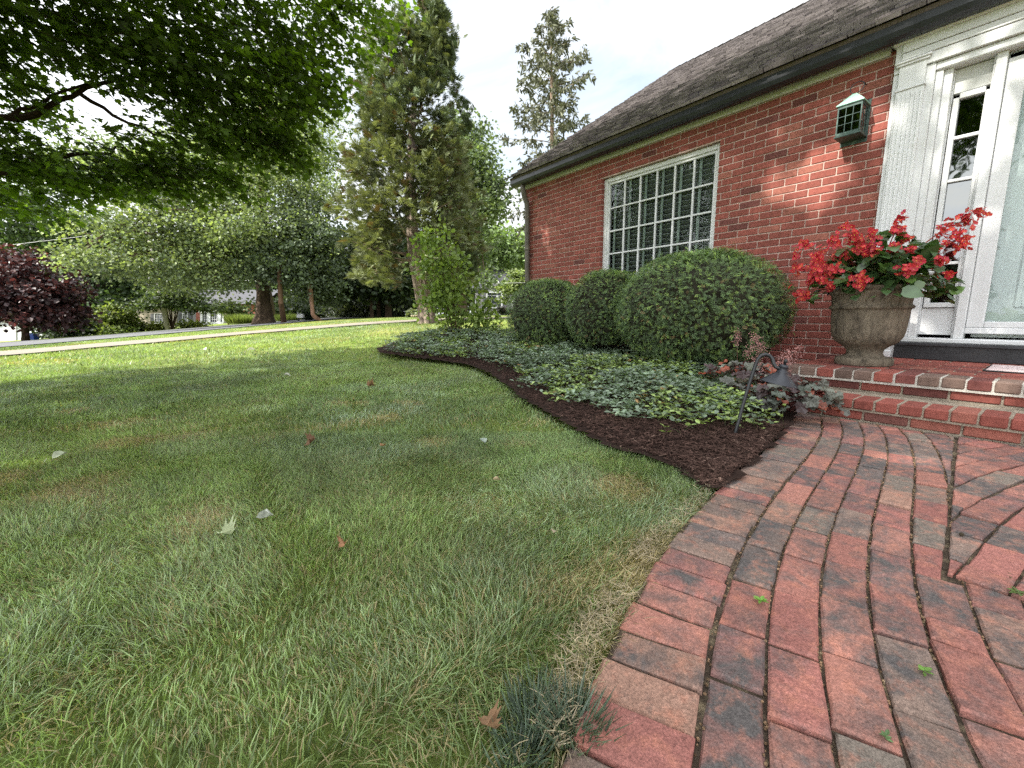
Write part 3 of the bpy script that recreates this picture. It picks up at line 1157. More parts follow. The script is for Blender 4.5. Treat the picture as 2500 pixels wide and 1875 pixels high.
MBEG = leafmat('begonia_leaf', rough=.28, spec=.6, trans=.22, tcol=(1.4, 1.5, .5), var=.3, vscale=18)
MPET = leafmat('begonia_petal', rough=.5, spec=.3, trans=.35, tcol=(1.2, .8, .8), var=.15, vscale=30)
BW = np.array([[0, 0, 0], [.22, -.08, .05], [.46, .10, .08], [.50, .38, .07], [.34, .68, .02], [.10, 1.0, -.10], [-.14, .76, 0], [-.26, .50, .05], [-.28, .22, .07], [-.16, .02, .04],
               [.02, .25, 0], [.06, .52, .01], [.08, .78, -.03]])
BWF = [np.array([[10, 2, 3, 11], [11, 3, 4, 12], [11, 7, 8, 10], [12, 6, 7, 11], [0, 1, 2, 10], [10, 8, 9, 0]]), np.array([[12, 4, 5], [12, 5, 6]])]
beg = thing('begonia_plant', 'bushy begonia with glossy dark green leaves and red flowers growing in the stone urn', 'plant', tuple(UCA + [0, 0, .48]))
top = UCA + np.array([0, 0, .53])
n = 470
az = RG.uniform(0, 2 * PI, n)
el = np.arcsin(np.clip(RG.uniform(-.02, 1.0, n) ** .8, -1, 1))
rr = RG.uniform(.30, 1.0, n) ** .6
dirv = np.stack([np.cos(az) * np.cos(el), np.sin(az) * np.cos(el), np.sin(el)], -1)
# wide flat dome, reaching further over the doorway
ext = np.array([.37, .42, .37])
lp = top + dirv * ext * rr[:, None] + [0, -.03, .0]
lp[:, 2] -= .10 * np.maximum(0, np.linalg.norm(lp[:, :2] - top[:2], axis=1) - .22) / .2
ax = norm(dirv * [1, 1, .25] + RG.normal(0, .45, (n, 3)) + [0, 0, -.35])
nr = norm(dirv * .55 + [0, 0, .9] + RG.normal(0, .35, (n, 3)))
sz = RG.uniform(.055, .115, n)
gcol = np.array([.046, .088, .030]) * RG.uniform(.6, 1.5, (n, 1)) * np.where(RG.random((n, 1)) < .16, [[1.8, 1.7, 1.1]], [[1, 1, 1]])
g = Geo()
mir = RG.random(n) < .5
for msk, sg_ in ((mir, 1), (~mir, -1)):
    Vt = BW * [sg_, 1, 1]
    Ft = BWF if sg_ > 0 else [f[:, ::-1] for f in BWF]
    g.scatter(Vt, Ft, lp[msk] - ax[msk] * sz[msk, None] * .4, frames(ax[msk], nr[msk], sz[msk]), gcol[msk])
g.build('foliage', MBEG, beg, smooth=True)
g = Geo()
for i in range(90):
    a = lp[i * 3 % n]
    b = top + np.array([RG.normal(0, .05), RG.normal(0, .05), -.01])
    m_ = (a + b) / 2 + [0, 0, .06]
    g.tube([b, m_, a], [.004, .0035, .002], 5, (.14, .16, .06))
g.build('stems', MBEG, beg)
# flower clusters, placed where the photo shows them (pixel, depth)
fl = [(1960, 600, 3.0, 1.2), (2003, 618, 2.95, 1.3), (1992, 640, 2.95, 1.0), (1990, 660, 2.92, 1.3), (1951, 655, 3.0, 1.2), (1955, 718, 2.98, 1.5), (2008, 682, 2.95, 1.0), (2040, 590, 2.95, 1.5),
      (2068, 553, 3.0, .7), (2100, 585, 2.88, 1.6), (2120, 605, 2.86, 1.7), (2100, 610, 2.87, 1.2), (2130, 570, 2.9, 1.0), (2190, 562, 2.92, 1.1), (2100, 690, 2.82, 1.5), (2038, 655, 2.9, 1.0),
      (2212, 583, 2.9, .9), (2310, 560, 2.85, 1.7), (2335, 570, 2.85, 1.7), (2355, 585, 2.85, 1.4), (2345, 605, 2.86, 1.2), (2290, 600, 2.85, 1.2), (2280, 610, 2.85, 1.0), (2355, 528, 2.9, 1.3), (2362, 540, 2.9, 1.1),
      (2390, 516, 2.9, 1.0), (2230, 690, 2.8, 1.5), (2210, 694, 2.8, 1.0), (2287, 688, 2.85, 1.4), (2300, 640, 2.85, 1.3), (2270, 646, 2.85, 1.0), (2200, 535, 2.9, .8), (1941, 628, 3.0, .7), (2080, 575, 2.9, .9)]
for _ in range(26):                                              # more heads over the side that faces the path
    a_, e_ = RG.uniform(-2.7, .35), RG.uniform(.02, .95)
    q_ = UCA + np.array([0, -.02, .50]) + np.array([math.cos(a_ - PI / 2 - .6) * math.cos(e_) * .36, math.sin(a_ - PI / 2 - .6) * math.cos(e_) * .40, math.sin(e_) * .34])
    w_ = q_ - EYE
    fl.append((1250 + FOC * (w_ @ RIGHT) / (w_ @ FWD), 937.5 - FOC * (w_ @ UP) / (w_ @ FWD), None, RG.uniform(.6, 1.2), q_))
MYEL = surf('flower_centre', (.7, .5, .05))
pt = np.array([[0, 0, 0], [.38, .35, .10], [.42, .75, .12], [0, 1, .0], [-.42, .75, .12], [-.38, .35, .10], [0, .5, -.02]])
ptF = np.array([[0, 1, 6], [1, 2, 6], [2, 3, 6], [3, 4, 6], [4, 5, 6], [5, 0, 6]])
for rec in fl:
    fx_, fy_, fd, fs = rec[:4]
    c = rec[4] if fd is None else at(fx_, fy_, 2.80 if 1980 < fx_ < 2290 else fd - .06)
    g = Geo()
    nb = int(9 + 8 * fs)
    P0 = c + RG.normal(0, 1, (nb, 3)) * [.016 * fs, .016 * fs, .015 * fs]
    for p in P0:
        view = norm(EYE - p)
        outw = norm(p - top)
        nn = norm(view * .5 + outw * .5 + RG.normal(0, .45, 3))
        k = 4
        a0 = RG.uniform(0, PI)
        t1 = norm(np.cross(nn, [0, 0, 1.0]))
        t2 = np.cross(nn, t1)
        an = a0 + np.arange(k) * PI / 2
        axx = np.cos(an)[:, None] * t1 + np.sin(an)[:, None] * t2 + nn * .25
        ss = np.where(np.arange(k) % 2 == 0, .021, .015) * RG.uniform(.8, 1.2)
        cc_ = np.array([.50, .036, .045]) * RG.uniform(.75, 1.25) + [0, RG.uniform(0, .03), RG.uniform(0, .03)]
        g.scatter(pt, ptF, np.repeat(p[None], k, 0), frames(axx, np.repeat(nn[None], k, 0), ss), cc_)
        g.box(p - .002 + nn * .002, p + .002 + nn * .002, (.8, .55, .1))
    d = c - top
    g.tube([c, c - norm(d) * .05 + [0, 0, .02], c - d * .45 + [0, 0, .03]], [.0015, .002, .0025], 4, (.35, .08, .06))
    g.build('flower_cluster', MPET, beg)

# ------------------------------------------------------------------ copper wall lantern
LC = np.array([XW, 1.309, 2.06])
MCOP = surf('verdigris_copper', (.045, .075, .066), rough=.6, var=.35, vscale=30, dirt=(.17, .27, .22), dscale=20, dlo=.52, dhi=.80, metal=.15, bump=.2)
MROOFC = surf('verdigris_roof', (.26, .45, .36), rough=.7, var=.25, vscale=25, dirt=(.30, .33, .14), dscale=12, dlo=.55, dhi=.8)
MIRON = surf('black_iron', (.03, .03, .032), rough=.45, var=.2, vscale=10)
lan = thing('wall_lantern', 'green verdigris copper lantern with small panes mounted on the brick wall', 'lantern', tuple(LC))
lx0, lx1, ly0, ly1, lz0, lz1 = 4.492, 4.662, 1.226, 1.392, 2.065, 2.300
g = Geo()
pb = .010
for x in (lx0, lx1 - pb):
    for y in (ly0, ly1 - pb):
        g.box((x, y, lz0 + .012), (x + pb, y + pb, lz1), bev=.002)
g.box((lx0 - .007, ly0 - .007, lz0), (lx1 + .003, ly1 + .007, lz0 + .012), bev=.002)
g.box((lx0 - .004, ly0 - .004, lz1), (lx1 + .003, ly1 + .004, lz1 + .008), bev=.002)
for y in (ly0 + .001, ly1 - .006):
    g.box((lx0 + pb, y, lz0 + .012), (lx1 - pb, y + .005, lz0 + .03))
    g.box((lx0 + pb, y, lz1 - .014), (lx1 - pb, y + .005, lz1))
for za, zb in ((lz0 + .012, lz0 + .034), (lz1 - .016, lz1)):
    g.box((lx0 + .001, ly0 + pb, za), (lx0 + .006, ly1 - pb, zb))
for k in (1, 2):
    y = ly0 + pb + (ly1 - ly0 - 2 * pb) * k / 3
    g.box((lx0 + .001, y - .0016, lz0 + .034), (lx0 + .005, y + .0016, lz1 - .016))
    z = lz0 + .034 + (lz1 - lz0 - .05) * k / 3
    g.box((lx0 + .0015, ly0 + pb, z - .0016), (lx0 + .0045, ly1 - pb, z + .0016))
    for yy in (ly0 + .002, ly1 - .005):
        x = lx0 + pb + (lx1 - lx0 - 2 * pb) * k / 3
        g.box((x - .0016, yy, lz0 + .03), (x + .0016, yy + .003, lz1 - .014))
        g.box((lx0 + pb, yy + .0005, z - .0016), (lx1 - pb, yy + .0025, z + .0016))
g.box((lx1 + .003, ly0 - .01, lz0 - .03), (XW - .001, ly1 + .01, lz1 + .06), bev=.002)
g.tube([(lx0 + .085, 1.309, lz0 + .012), (lx0 + .085, 1.309, lz0 + .10)], .012, 10, (1.5, 1.4, 1.1))
g.tube([(lx0 + .085, 1.309, lz0 + .10), (lx0 + .085, 1.309, lz0 + .15)], [.008, .014], 10, (3, 3, 3))
g.build('cage', MCOP, lan)
g = Geo()
for y in (ly0 + .0045, ly1 - .0045):
    g.add([(lx0 + pb, y, lz0 + .03), (lx1 - pb, y, lz0 + .03), (lx1 - pb, y, lz1 - .014), (lx0 + pb, y, lz1 - .014)], [[0, 1, 2, 3]])
g.add([(lx0 + .0055, ly0 + pb, lz0 + .034), (lx0 + .0055, ly1 - pb, lz0 + .034), (lx0 + .0055, ly1 - pb, lz1 - .016), (lx0 + .0055, ly0 + pb, lz1 - .016)], [[0, 3, 2, 1]])
g.build('lantern_panes', MDGLASS, lan)
g = Geo()
ap = (4.583, 1.309, 2.405)
q = [(lx0 - .010, ly0 - .010), (lx0 - .010, ly1 + .010), (lx1 + .004, ly1 + .010), (lx1 + .004, ly0 - .010)]
tp = [(ap[0] - .012, ap[1] - .012), (ap[0] - .012, ap[1] + .012), (ap[0] + .012, ap[1] + .012), (ap[0] + .012, ap[1] - .012)]
V = [(x, y, lz1 + .0085) for x, y in q] + [(x, y, lz1 + .014) for x, y in q] + [(x, y, ap[2]) for x, y in tp]
g.add(V, [[0, 1, 5, 4], [1, 2, 6, 5], [2, 3, 7, 6], [3, 0, 4, 7], [4, 5, 9, 8], [5, 6, 10, 9], [6, 7, 11, 10], [7, 4, 8, 11], [8, 9, 10, 11], [3, 2, 1, 0]])
g.build('lantern_roof', MROOFC, lan)
g = Geo()
a = np.linspace(0, 2 * PI, 25)
g.tube([(4.583 + .012 * math.sin(t), 1.300 + .046 * math.cos(t), 2.448 + .046 * math.sin(t)) for t in a], .0036, 8)
g.tube([(4.595, 1.262, 2.475), (4.668, 1.262, 2.478)], .004, 6)
g.build('hanging_ring', MIRON, lan)

# ------------------------------------------------------------------ path light
PL = np.array([2.18, .97, 0.0])
d0 = 2.17
pl = thing('path_light', 'black hooked path light with a cone shade standing in the mulch by the brick path', 'garden light', tuple(PL))
MLAMP = surf('black_powder_coat', (.014, .015, .017), rough=.42, var=.2, vscale=20, spec=.5)
g = Geo()
B = [PL + [0, 0, -.06]] + [at(px, py, d) for px, py, d in ((1794, 1060, 2.17), (1803, 1030, 2.165), (1815, 985, 2.16), (1830, 935, 2.15), (1843, 895, 2.145), (1850, 877, 2.14), (1858, 868, 2.135), (1869, 865, 2.13), (1879, 868, 2.125), (1886, 876, 2.12), (1889, 887, 2.115), (1893, 896, 2.11), (1901, 899, 2.105), (1909, 899, 2.10))]
g.tube(B, .0088, 12)
g.build('stake', MLAMP, pl, smooth=True)
hc = at(1912, 901, 2.10)
tilt = norm(np.array([.13, -.16, 1.0]))
xa = norm(np.cross([0, 1.0, 0], tilt))
Rl = np.stack([xa, np.cross(tilt, xa), tilt], -1)
g = Geo()
g.lathe([(.0, .022), (.013, .022), (.020, .018), (.0215, .012), (.0215, .008), (.0195, .006), (.0195, -.010), (.0245, -.012), (.0255, -.018), (.026, -.022), (.082, -.072), (.084, -.075), (.0815, -.0755), (.024, -.026), (0, -.026)], hc, 40, (1.5, 1.55, 1.8), axis=Rl)
g.build('lamp_shade', MLAMP, pl, smooth=True)
g = Geo()
g.lathe([(0, .050), (.006, .049), (.0085, .043), (.0085, .034), (.006, .032), (.0055, .022), (0, .0215)], hc, 14, axis=Rl)
g.build('finial', MLAMP, pl, smooth=True)
g = Geo()
g.lathe([(0, -.028), (.014, -.028), (.016, -.05), (.012, -.062), (0, -.066)], hc, 14, (9, 9, 9), axis=Rl)
g.build('bulb', MLAMP, pl, smooth=True)

# ------------------------------------------------------------------ door mat
g = Geo()
my0, my1, mx0_, mx1_ = .300, -.45, 3.96, 4.42
g.box((mx0_, my1, .264), (mx1_, my0, .272), (.02, .02, .02), 0, .002)
g.box((mx0_ + .012, my1 + .012, .2715), (mx1_ - .012, my0 - .012, .2745), (.62, .50, .49), 0, .001)
for k in range(3):
    y = my0 - .19 - k * .155
    g.box((mx0_ + .10, y - .05, .2743), (mx1_ - .13, y, .2752), (.045, .045, .045))
tag(g.build('door_mat', surf('mat_weave', rough=.95, var=.12, vscale=12, bump=.5, bscale=250), None, (4.19, -.07, .264)), 'pale pink door mat with dark blocks lying on the brick landing', 'door mat')

# ------------------------------------------------------------------ bed: soil, mulch chips
def bedz(x, y):
    """gently mounded bed"""
    x, y = np.asarray(x, float), np.asarray(y, float)
    return terrain(x, y) + .05 * np.clip((x - 1.5) / 1.8, 0, 1) * np.clip((y - .6) / .8, 0, 1)


MMUL = surf('shredded_bark_mulch', rough=.95, var=.35, vscale=30, bump=.5, bscale=120, spec=.12)
g = Geo()
xs, ys_ = np.meshgrid(np.linspace(1.3, 4.9, 100), np.linspace(.5, 7.2, 170), indexing='ij')
ins = inpoly(xs, ys_, BED_POLY)
Z = bedz(xs, ys_) + .010 + .022 * (vnoise(xs * 12, ys_ * 12) - .4) + .008 * vnoise(xs * 40, ys_ * 40, 3)
ii, jj = np.meshgrid(np.arange(99), np.arange(169), indexing='ij')
ok = ins[ii, jj] | ins[ii + 1, jj] | ins[ii, jj + 1] | ins[ii + 1, jj + 1]
ii, jj = ii[ok], jj[ok]
idx = lambda a, b: a * 170 + b
g.add(np.stack([xs, ys_, Z], -1).reshape(-1, 3), np.stack([idx(ii, jj), idx(ii + 1, jj), idx(ii + 1, jj + 1), idx(ii, jj + 1)], -1), (.030, .018, .014))
structure(g.build('garden_bed', MMUL, smooth=True))
g = Geo()
n = 26000
# most chips lie in the open strip along the lawn edge
bx_ = np.interp(RG.uniform(0, 1, n) ** 1.35 * 14, np.arange(15), [p[0] for p in BED_EDGE])
tt = RG.uniform(0, 1, n) ** 1.5 * 13.9
bx_ = np.interp(tt, np.arange(15), [p[0] for p in BED_EDGE]) + RG.uniform(-.03, .95, n) ** 1.0
by_ = np.interp(tt, np.arange(15), [p[1] for p in BED_EDGE]) + RG.normal(0, .05, n)
ok = inpoly(bx_, by_, BED_POLY)
bx_, by_ = bx_[ok], by_[ok]
n = len(bx_)
L_ = RG.uniform(.010, .045, n) * RG.uniform(.6, 1.2, n)
W_ = RG.uniform(.0022, .006, n)
z_ = bedz(bx_, by_) + .012 + .022 * (vnoise(bx_ * 12, by_ * 12) - .4) + RG.uniform(0, .016, n)
az = RG.uniform(0, 2 * PI, n)
axc = np.stack([np.cos(az), np.sin(az), RG.normal(0, .22, n)], -1)
colc = np.array([.058, .034, .027]) * RG.uniform(.4, 1.9, (n, 1)) + np.where(RG.random((n, 1)) < .03, [[.13, .09, .07]], [[0, 0, 0]])
chip = np.array([[-1, -1, -1], [1, -1, -1], [.7, 1, -1], [-.8, 1, -1], [-.9, -1, 1], [.8, -1, 1], [1, 1, 1], [-1, 1, 1]], float) * .5
g.scatter(chip, CUBEF, np.stack([bx_, by_, z_], -1), frames(axc, np.array([0, 0, 1.0]) + RG.normal(0, .35, (n, 3)), np.stack([W_, L_, W_ * .5], -1)), colc)
tag(g.build('mulch', MMUL), 'dark brown shredded bark mulch along the edge of the lawn', 'mulch', kind='stuff')

# ------------------------------------------------------------------ periwinkle ground cover
MVIN = leafmat('periwinkle_leaf', rough=.30, spec=.55, trans=.18, tcol=(1.3, 1.5, .6), var=.25, vscale=8)
g = Geo()
n = 30000
x = 1.9 + 2.8 * RG.uniform(0, 1, n)
y = .85 + 6.2 * RG.uniform(0, 1, n)
ok = inpoly(x + .06 + RG.normal(0, .06, n), y + RG.normal(0, .06, n), VINCA_POLY) & inpoly(x, y, BED_POLY) & (RG.random(n) < np.clip(1.15 - y / 11, .4, 1))
# open spots inside the mat
ok &= vnoise(x * 4.3, y * 4.3, 5) > .18
x, y = x[ok], y[ok]
n = len(x)
pin = np.array(VINCA_POLY)
dm = np.min(np.linalg.norm(np.stack([x, y], -1)[:, None] - pin[None, :17], axis=2), axis=1)
hgt = (.05 + .11 * np.clip(dm / .35, 0, 1)) * (.6 + .7 * vnoise(x * 3.1, y * 3.1, 9))
z = bedz(x, y) + .015 + hgt * RG.uniform(0, 1, n) ** .55
az = RG.uniform(0, 2 * PI, n)
sz = RG.uniform(.024, .042, n) * (1 + .06 * y)
tone = np.array([.175, .235, .155]) * RG.uniform(.5, 1.5, (n, 1))
lush = (vnoise(x * 2.2, y * 2.2, 21)[:, None] > .58) | (y[:, None] < 1.35)
tone = np.where(lush & (RG.random((n, 1)) < .6), tone * [1.4, 1.4, .62], tone)
tone = np.where(RG.random((n, 1)) < .012, [[.35, .22, .09]], tone)
for sgn in (1, -1):                                             # opposite leaf pairs
    axl = np.stack([np.cos(az) * sgn, np.sin(az) * sgn, RG.uniform(.0, .55, n)], -1)
    g.scatter(OVAL, OVALF, np.stack([x, y, z], -1), frames(axl, np.array([0, 0, 1.0]) + RG.normal(0, .35, (n, 3)), np.stack([sz * .62, sz, sz], -1)), tone * RG.uniform(.85, 1.15, (n, 1)))
# stems
m_ = 1800
ix = RG.integers(0, n, m_)
for i in ix:
    p = np.array([x[i], y[i], z[i]])
    q = p + [RG.normal(0, .04), RG.normal(0, .04), -z[i] + bedz(x[i], y[i]) + .01]
    g.tube([q, (p + q) / 2 + RG.normal(0, .008, 3), p], .0013, 3, (.07, .085, .03), cap=False)
tag(g.build('periwinkle_ground_cover', MVIN, smooth=True), 'low periwinkle ground cover with small glossy leaves filling the bed', 'ground cover', kind='stuff')

# ------------------------------------------------------------------ coral bells
MCB = leafmat('coral_bells_leaf', rough=.42, spec=.45, trans=.15, tcol=(1.6, .7, .6), var=.35, vscale=22)
_cb = []
for k in range(20):
    a = -PI / 2 + .25 + (2 * PI - .5) * k / 19
    r = (.46 + .13 * abs(math.cos(a * 2.5 + .8))) * (1 if k % 2 else .86)
    _cb.append((r * math.cos(a), .45 + r * math.sin(a), .10 * math.cos(5 * a) + .12 * r))
CB = np.array([(0, .35, 0)] + _cb + [(0, .0, 0)])
CBF = np.array([[0, i, i + 1] for i in range(1, 21)] + [[0, 21, 1]])


def coral_bells(name, label, c, R, H, n, nst, lit):
    c = np.array(c)
    t = thing(name, label, 'plant', tuple(c), 'coral bells at the foot of the house')
    az = RG.uniform(0, 2 * PI, n)
    r = np.sqrt(RG.uniform(.02, 1, n))
    p = c + np.stack([np.cos(az) * r * R, np.sin(az) * r * R, H * (.25 + .75 * np.sqrt(np.maximum(0, 1 - r * r * .95))) * RG.uniform(.65, 1.05, n)], -1)
    axl = norm(np.stack([np.cos(az), np.sin(az), -.35 + RG.normal(0, .2, n)], -1) + RG.normal(0, .3, (n, 3)))
    nr = norm(np.array([0, 0, 1.0]) + .5 * np.stack([np.cos(az), np.sin(az), 0 * az], -1) + RG.normal(0, .28, (n, 3)))
    s_ = RG.uniform(.055, .100, n)
    base = np.array([[.095, .098, .082], [.125, .135, .105], [.065, .042, .042], [.20, .055, .030], [.080, .095, .075]])
    tn = base[RG.choice(5, n, p=[.3, .25, .18, .12, .15])] * RG.uniform(.7, 1.4, (n, 1)) * lit
    g = Geo()
    g.scatter(CB, CBF, p - axl * s_[:, None] * .4, frames(axl, nr, s_), tn)
    g.build('leaves', MCB, t)
    g = Geo()
    for i in range(0, n, 2):
        g.tube([c + [RG.normal(0, .02), RG.normal(0, .02), 0], (c + p[i]) / 2 + [0, 0, .02], p[i] - axl[i] * s_[i] * .3], .0016, 4, (.12, .04, .035), cap=False)
    g.build('leaf_stalks', MCB, t)
    for k in range(nst):
        g = Geo()
        a = RG.uniform(0, 2 * PI)
        lean = RG.uniform(.1, .75)
        Hs = H + RG.uniform(.06, .26)
        tip = c + np.array([math.cos(a) * R * lean, math.sin(a) * R * lean, Hs])
        mid = c + np.array([math.cos(a) * R * lean * .4, math.sin(a) * R * lean * .4, Hs * .6])
        g.tube([c, mid, tip], [.0018, .0014, .0008], 4, (.16, .06, .05), cap=False)
        m = 90
        f = RG.uniform(.45, 1, m)
        q = mid + (tip - mid) * f[:, None] + RG.normal(0, 1, (m, 3)) * (.022 * (1.1 - f * .5))[:, None]
        g.scatter(CUBE * .5, CUBEF, q, frames(rnd(m), rnd(m), RG.uniform(.0025, .0050, m)), np.array([.42, .22, .20]) * RG.uniform(.5, 1.4, (m, 1)))
        g.build('flower_stalk', MCB, t)


coral_bells('coral_bells', 'dark purple-green coral bells with thin pink flower stalks beside the brick steps', (2.92, 1.03, .01), .30, .24, 125, 8, 1.0)
coral_bells('coral_bells', 'reddish coral bells between the largest clipped yew and the path light', (3.15, 1.42, .06), .25, .24, 70, 2, 1.25)

# ------------------------------------------------------------------ clipped yews
MYEW = leafmat('yew_needles', rough=.42, spec=.4, trans=.12, tcol=(1.4, 1.5, .5), var=.3, vscale=5)
MTWIG = surf('yew_twigs', (.05, .035, .025), rough=.95, var=.4)


def clipped_yew(label, c, rad, n, zb):
    """box-like clipped dome: sprays of short flat needles over a twiggy inside"""
    c = np.array(c, float)
    t = thing('clipped_yew', label, 'shrub', (c[0], c[1], zb), 'clipped yew bushes under the window')
    rx, ry, h = rad
    d = rnd(n)
    d[:, 2] = np.where(d[:, 2] < -.75, -d[:, 2], d[:, 2])
    p_ = 2.25
    k = (np.abs(d[:, 0] / rx) ** p_ + np.abs(d[:, 1] / ry) ** p_ + np.abs(d[:, 2] / h) ** p_) ** (-1 / p_)
    P = d * k[:, None]
    lump = 1 + .05 * (vnoise(d[:, 0] * 3 + 5 + d[:, 2] * 2, d[:, 1] * 3 + 9, 31) - .5) * 2 + .022 * (vnoise(P[:, 0] * 13 + P[:, 2] * 9, P[:, 1] * 13 + P[:, 2] * 5, 5) - .5) * 2
    depth = RG.uniform(0, 1, n) ** 2 * .14
    P = P * (lump - depth)[:, None]
    nrm = norm(np.sign(d) * np.abs(d / np.array([rx, ry, h])) ** (p_ - 1))
    W = c + P
    ok = W[:, 2] > zb + .03
    W, nrm, depth = W[ok], nrm[ok], depth[ok]
    m = len(W)
    g = Geo()
    # spray: a flat twig carrying pairs of needles
    spray = []
    F = []
    for q in range(5):
        for sg in (-1, 1):
            y0 = .1 + q * .17
            b = len(spray)
            spray += [(0, y0, 0), (sg * .26, y0 + .20, .03), (sg * .33, y0 + .30, .0), (sg * .12, y0 + .17, -.01)]
            F.append([b, b + 1, b + 2, b + 3])
    b = len(spray)
    spray += [(-.05, .85, 0), (.05, .85, 0), (.0, 1.2, .02), (0, .86, -.01)]
    F.append([b, b + 1, b + 2, b + 3])
    stray = RG.random(m) < .022
    W = W + nrm * np.where(stray, RG.uniform(.02, .065, m), 0)[:, None]
    hor = norm(np.cross(nrm, rnd(m)))
    axl = norm(hor * 1.0 + nrm * .75 + [0, 0, .08])
    s_ = RG.uniform(.026, .044, m)
    new = RG.random(m) < .20
    tn = np.array([.078, .126, .048]) * RG.uniform(.3, 1.7, (m, 1))
    tn = np.where(new[:, None], tn * [2.1, 1.9, 1.2], tn)
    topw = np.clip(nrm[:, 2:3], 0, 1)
    tn = tn * (1 + .55 * topw * [1, 1, .4])  # sprays facing up are tinted lighter: top light put into the colour
    tn = np.where(RG.random((m, 1)) < .018, [[.22, .15, .06]], tn)
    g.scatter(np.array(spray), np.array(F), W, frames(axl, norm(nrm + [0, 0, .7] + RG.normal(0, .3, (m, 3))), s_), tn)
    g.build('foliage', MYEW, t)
    g = Geo()
    u = np.linspace(0, 2 * PI, 29)[:-1]
    v = np.linspace(-.95, PI / 2, 12)
    S = []
    for b in v:
        for a in u:
            dd = np.array([math.cos(a) * math.cos(b), math.sin(a) * math.cos(b), math.sin(b)])
            kk = (abs(dd[0] / rx) ** p_ + abs(dd[1] / ry) ** p_ + abs(dd[2] / h) ** p_) ** (-1 / p_) * .91
            S.append(c + dd * kk * (1 + RG.normal(0, .03)))
    i = np.arange(11)[:, None] * 28
    j = np.arange(28)[None]
    g.add(S, np.stack([i + j, i + (j + 1) % 28, i + 28 + (j + 1) % 28, i + 28 + j], -1).reshape(-1, 4), (.35, .45, .25))
    for k in range(26):
        a = RG.uniform(0, 2 * PI)
        r = RG.uniform(.3, .8)
        e = c + np.array([math.cos(a) * rx * r, math.sin(a) * ry * r, -h * .4])
        g.tube([(c[0] + RG.normal(0, .05), c[1] + RG.normal(0, .05), zb - .03), (c + e) / 2 + [0, 0, -h * .35], e], [.014, .010, .006], 5, cap=False)
    g.build('twigs', MTWIG, t)


clipped_yew('largest clipped yew bush, a wide dome in front of the right half of the window', (3.86, 2.14, .66), (.70, .74, .505), 21000, .07)
clipped_yew('narrow clipped yew bush squeezed between two wider yews under the window', (4.08, 3.38, .66), (.55, .40, .47), 10500, .10)
clipped_yew('clipped yew bush nearest the house corner, left of the two others', (4.00, 4.36, .62), (.55, .50, .46), 12500, .12)

# ------------------------------------------------------------------ grass
MGRASS = leafmat('grass_blade', rough=.38, spec=.45, trans=.36, tcol=(1.25, 1.35, .55), var=.18, vscale=4)
PEX = [tuple(p) for p in (JOINT + JN * .172)[::4]] + [(3.2, 1.2), (3.2, -4), (-3, -4)]


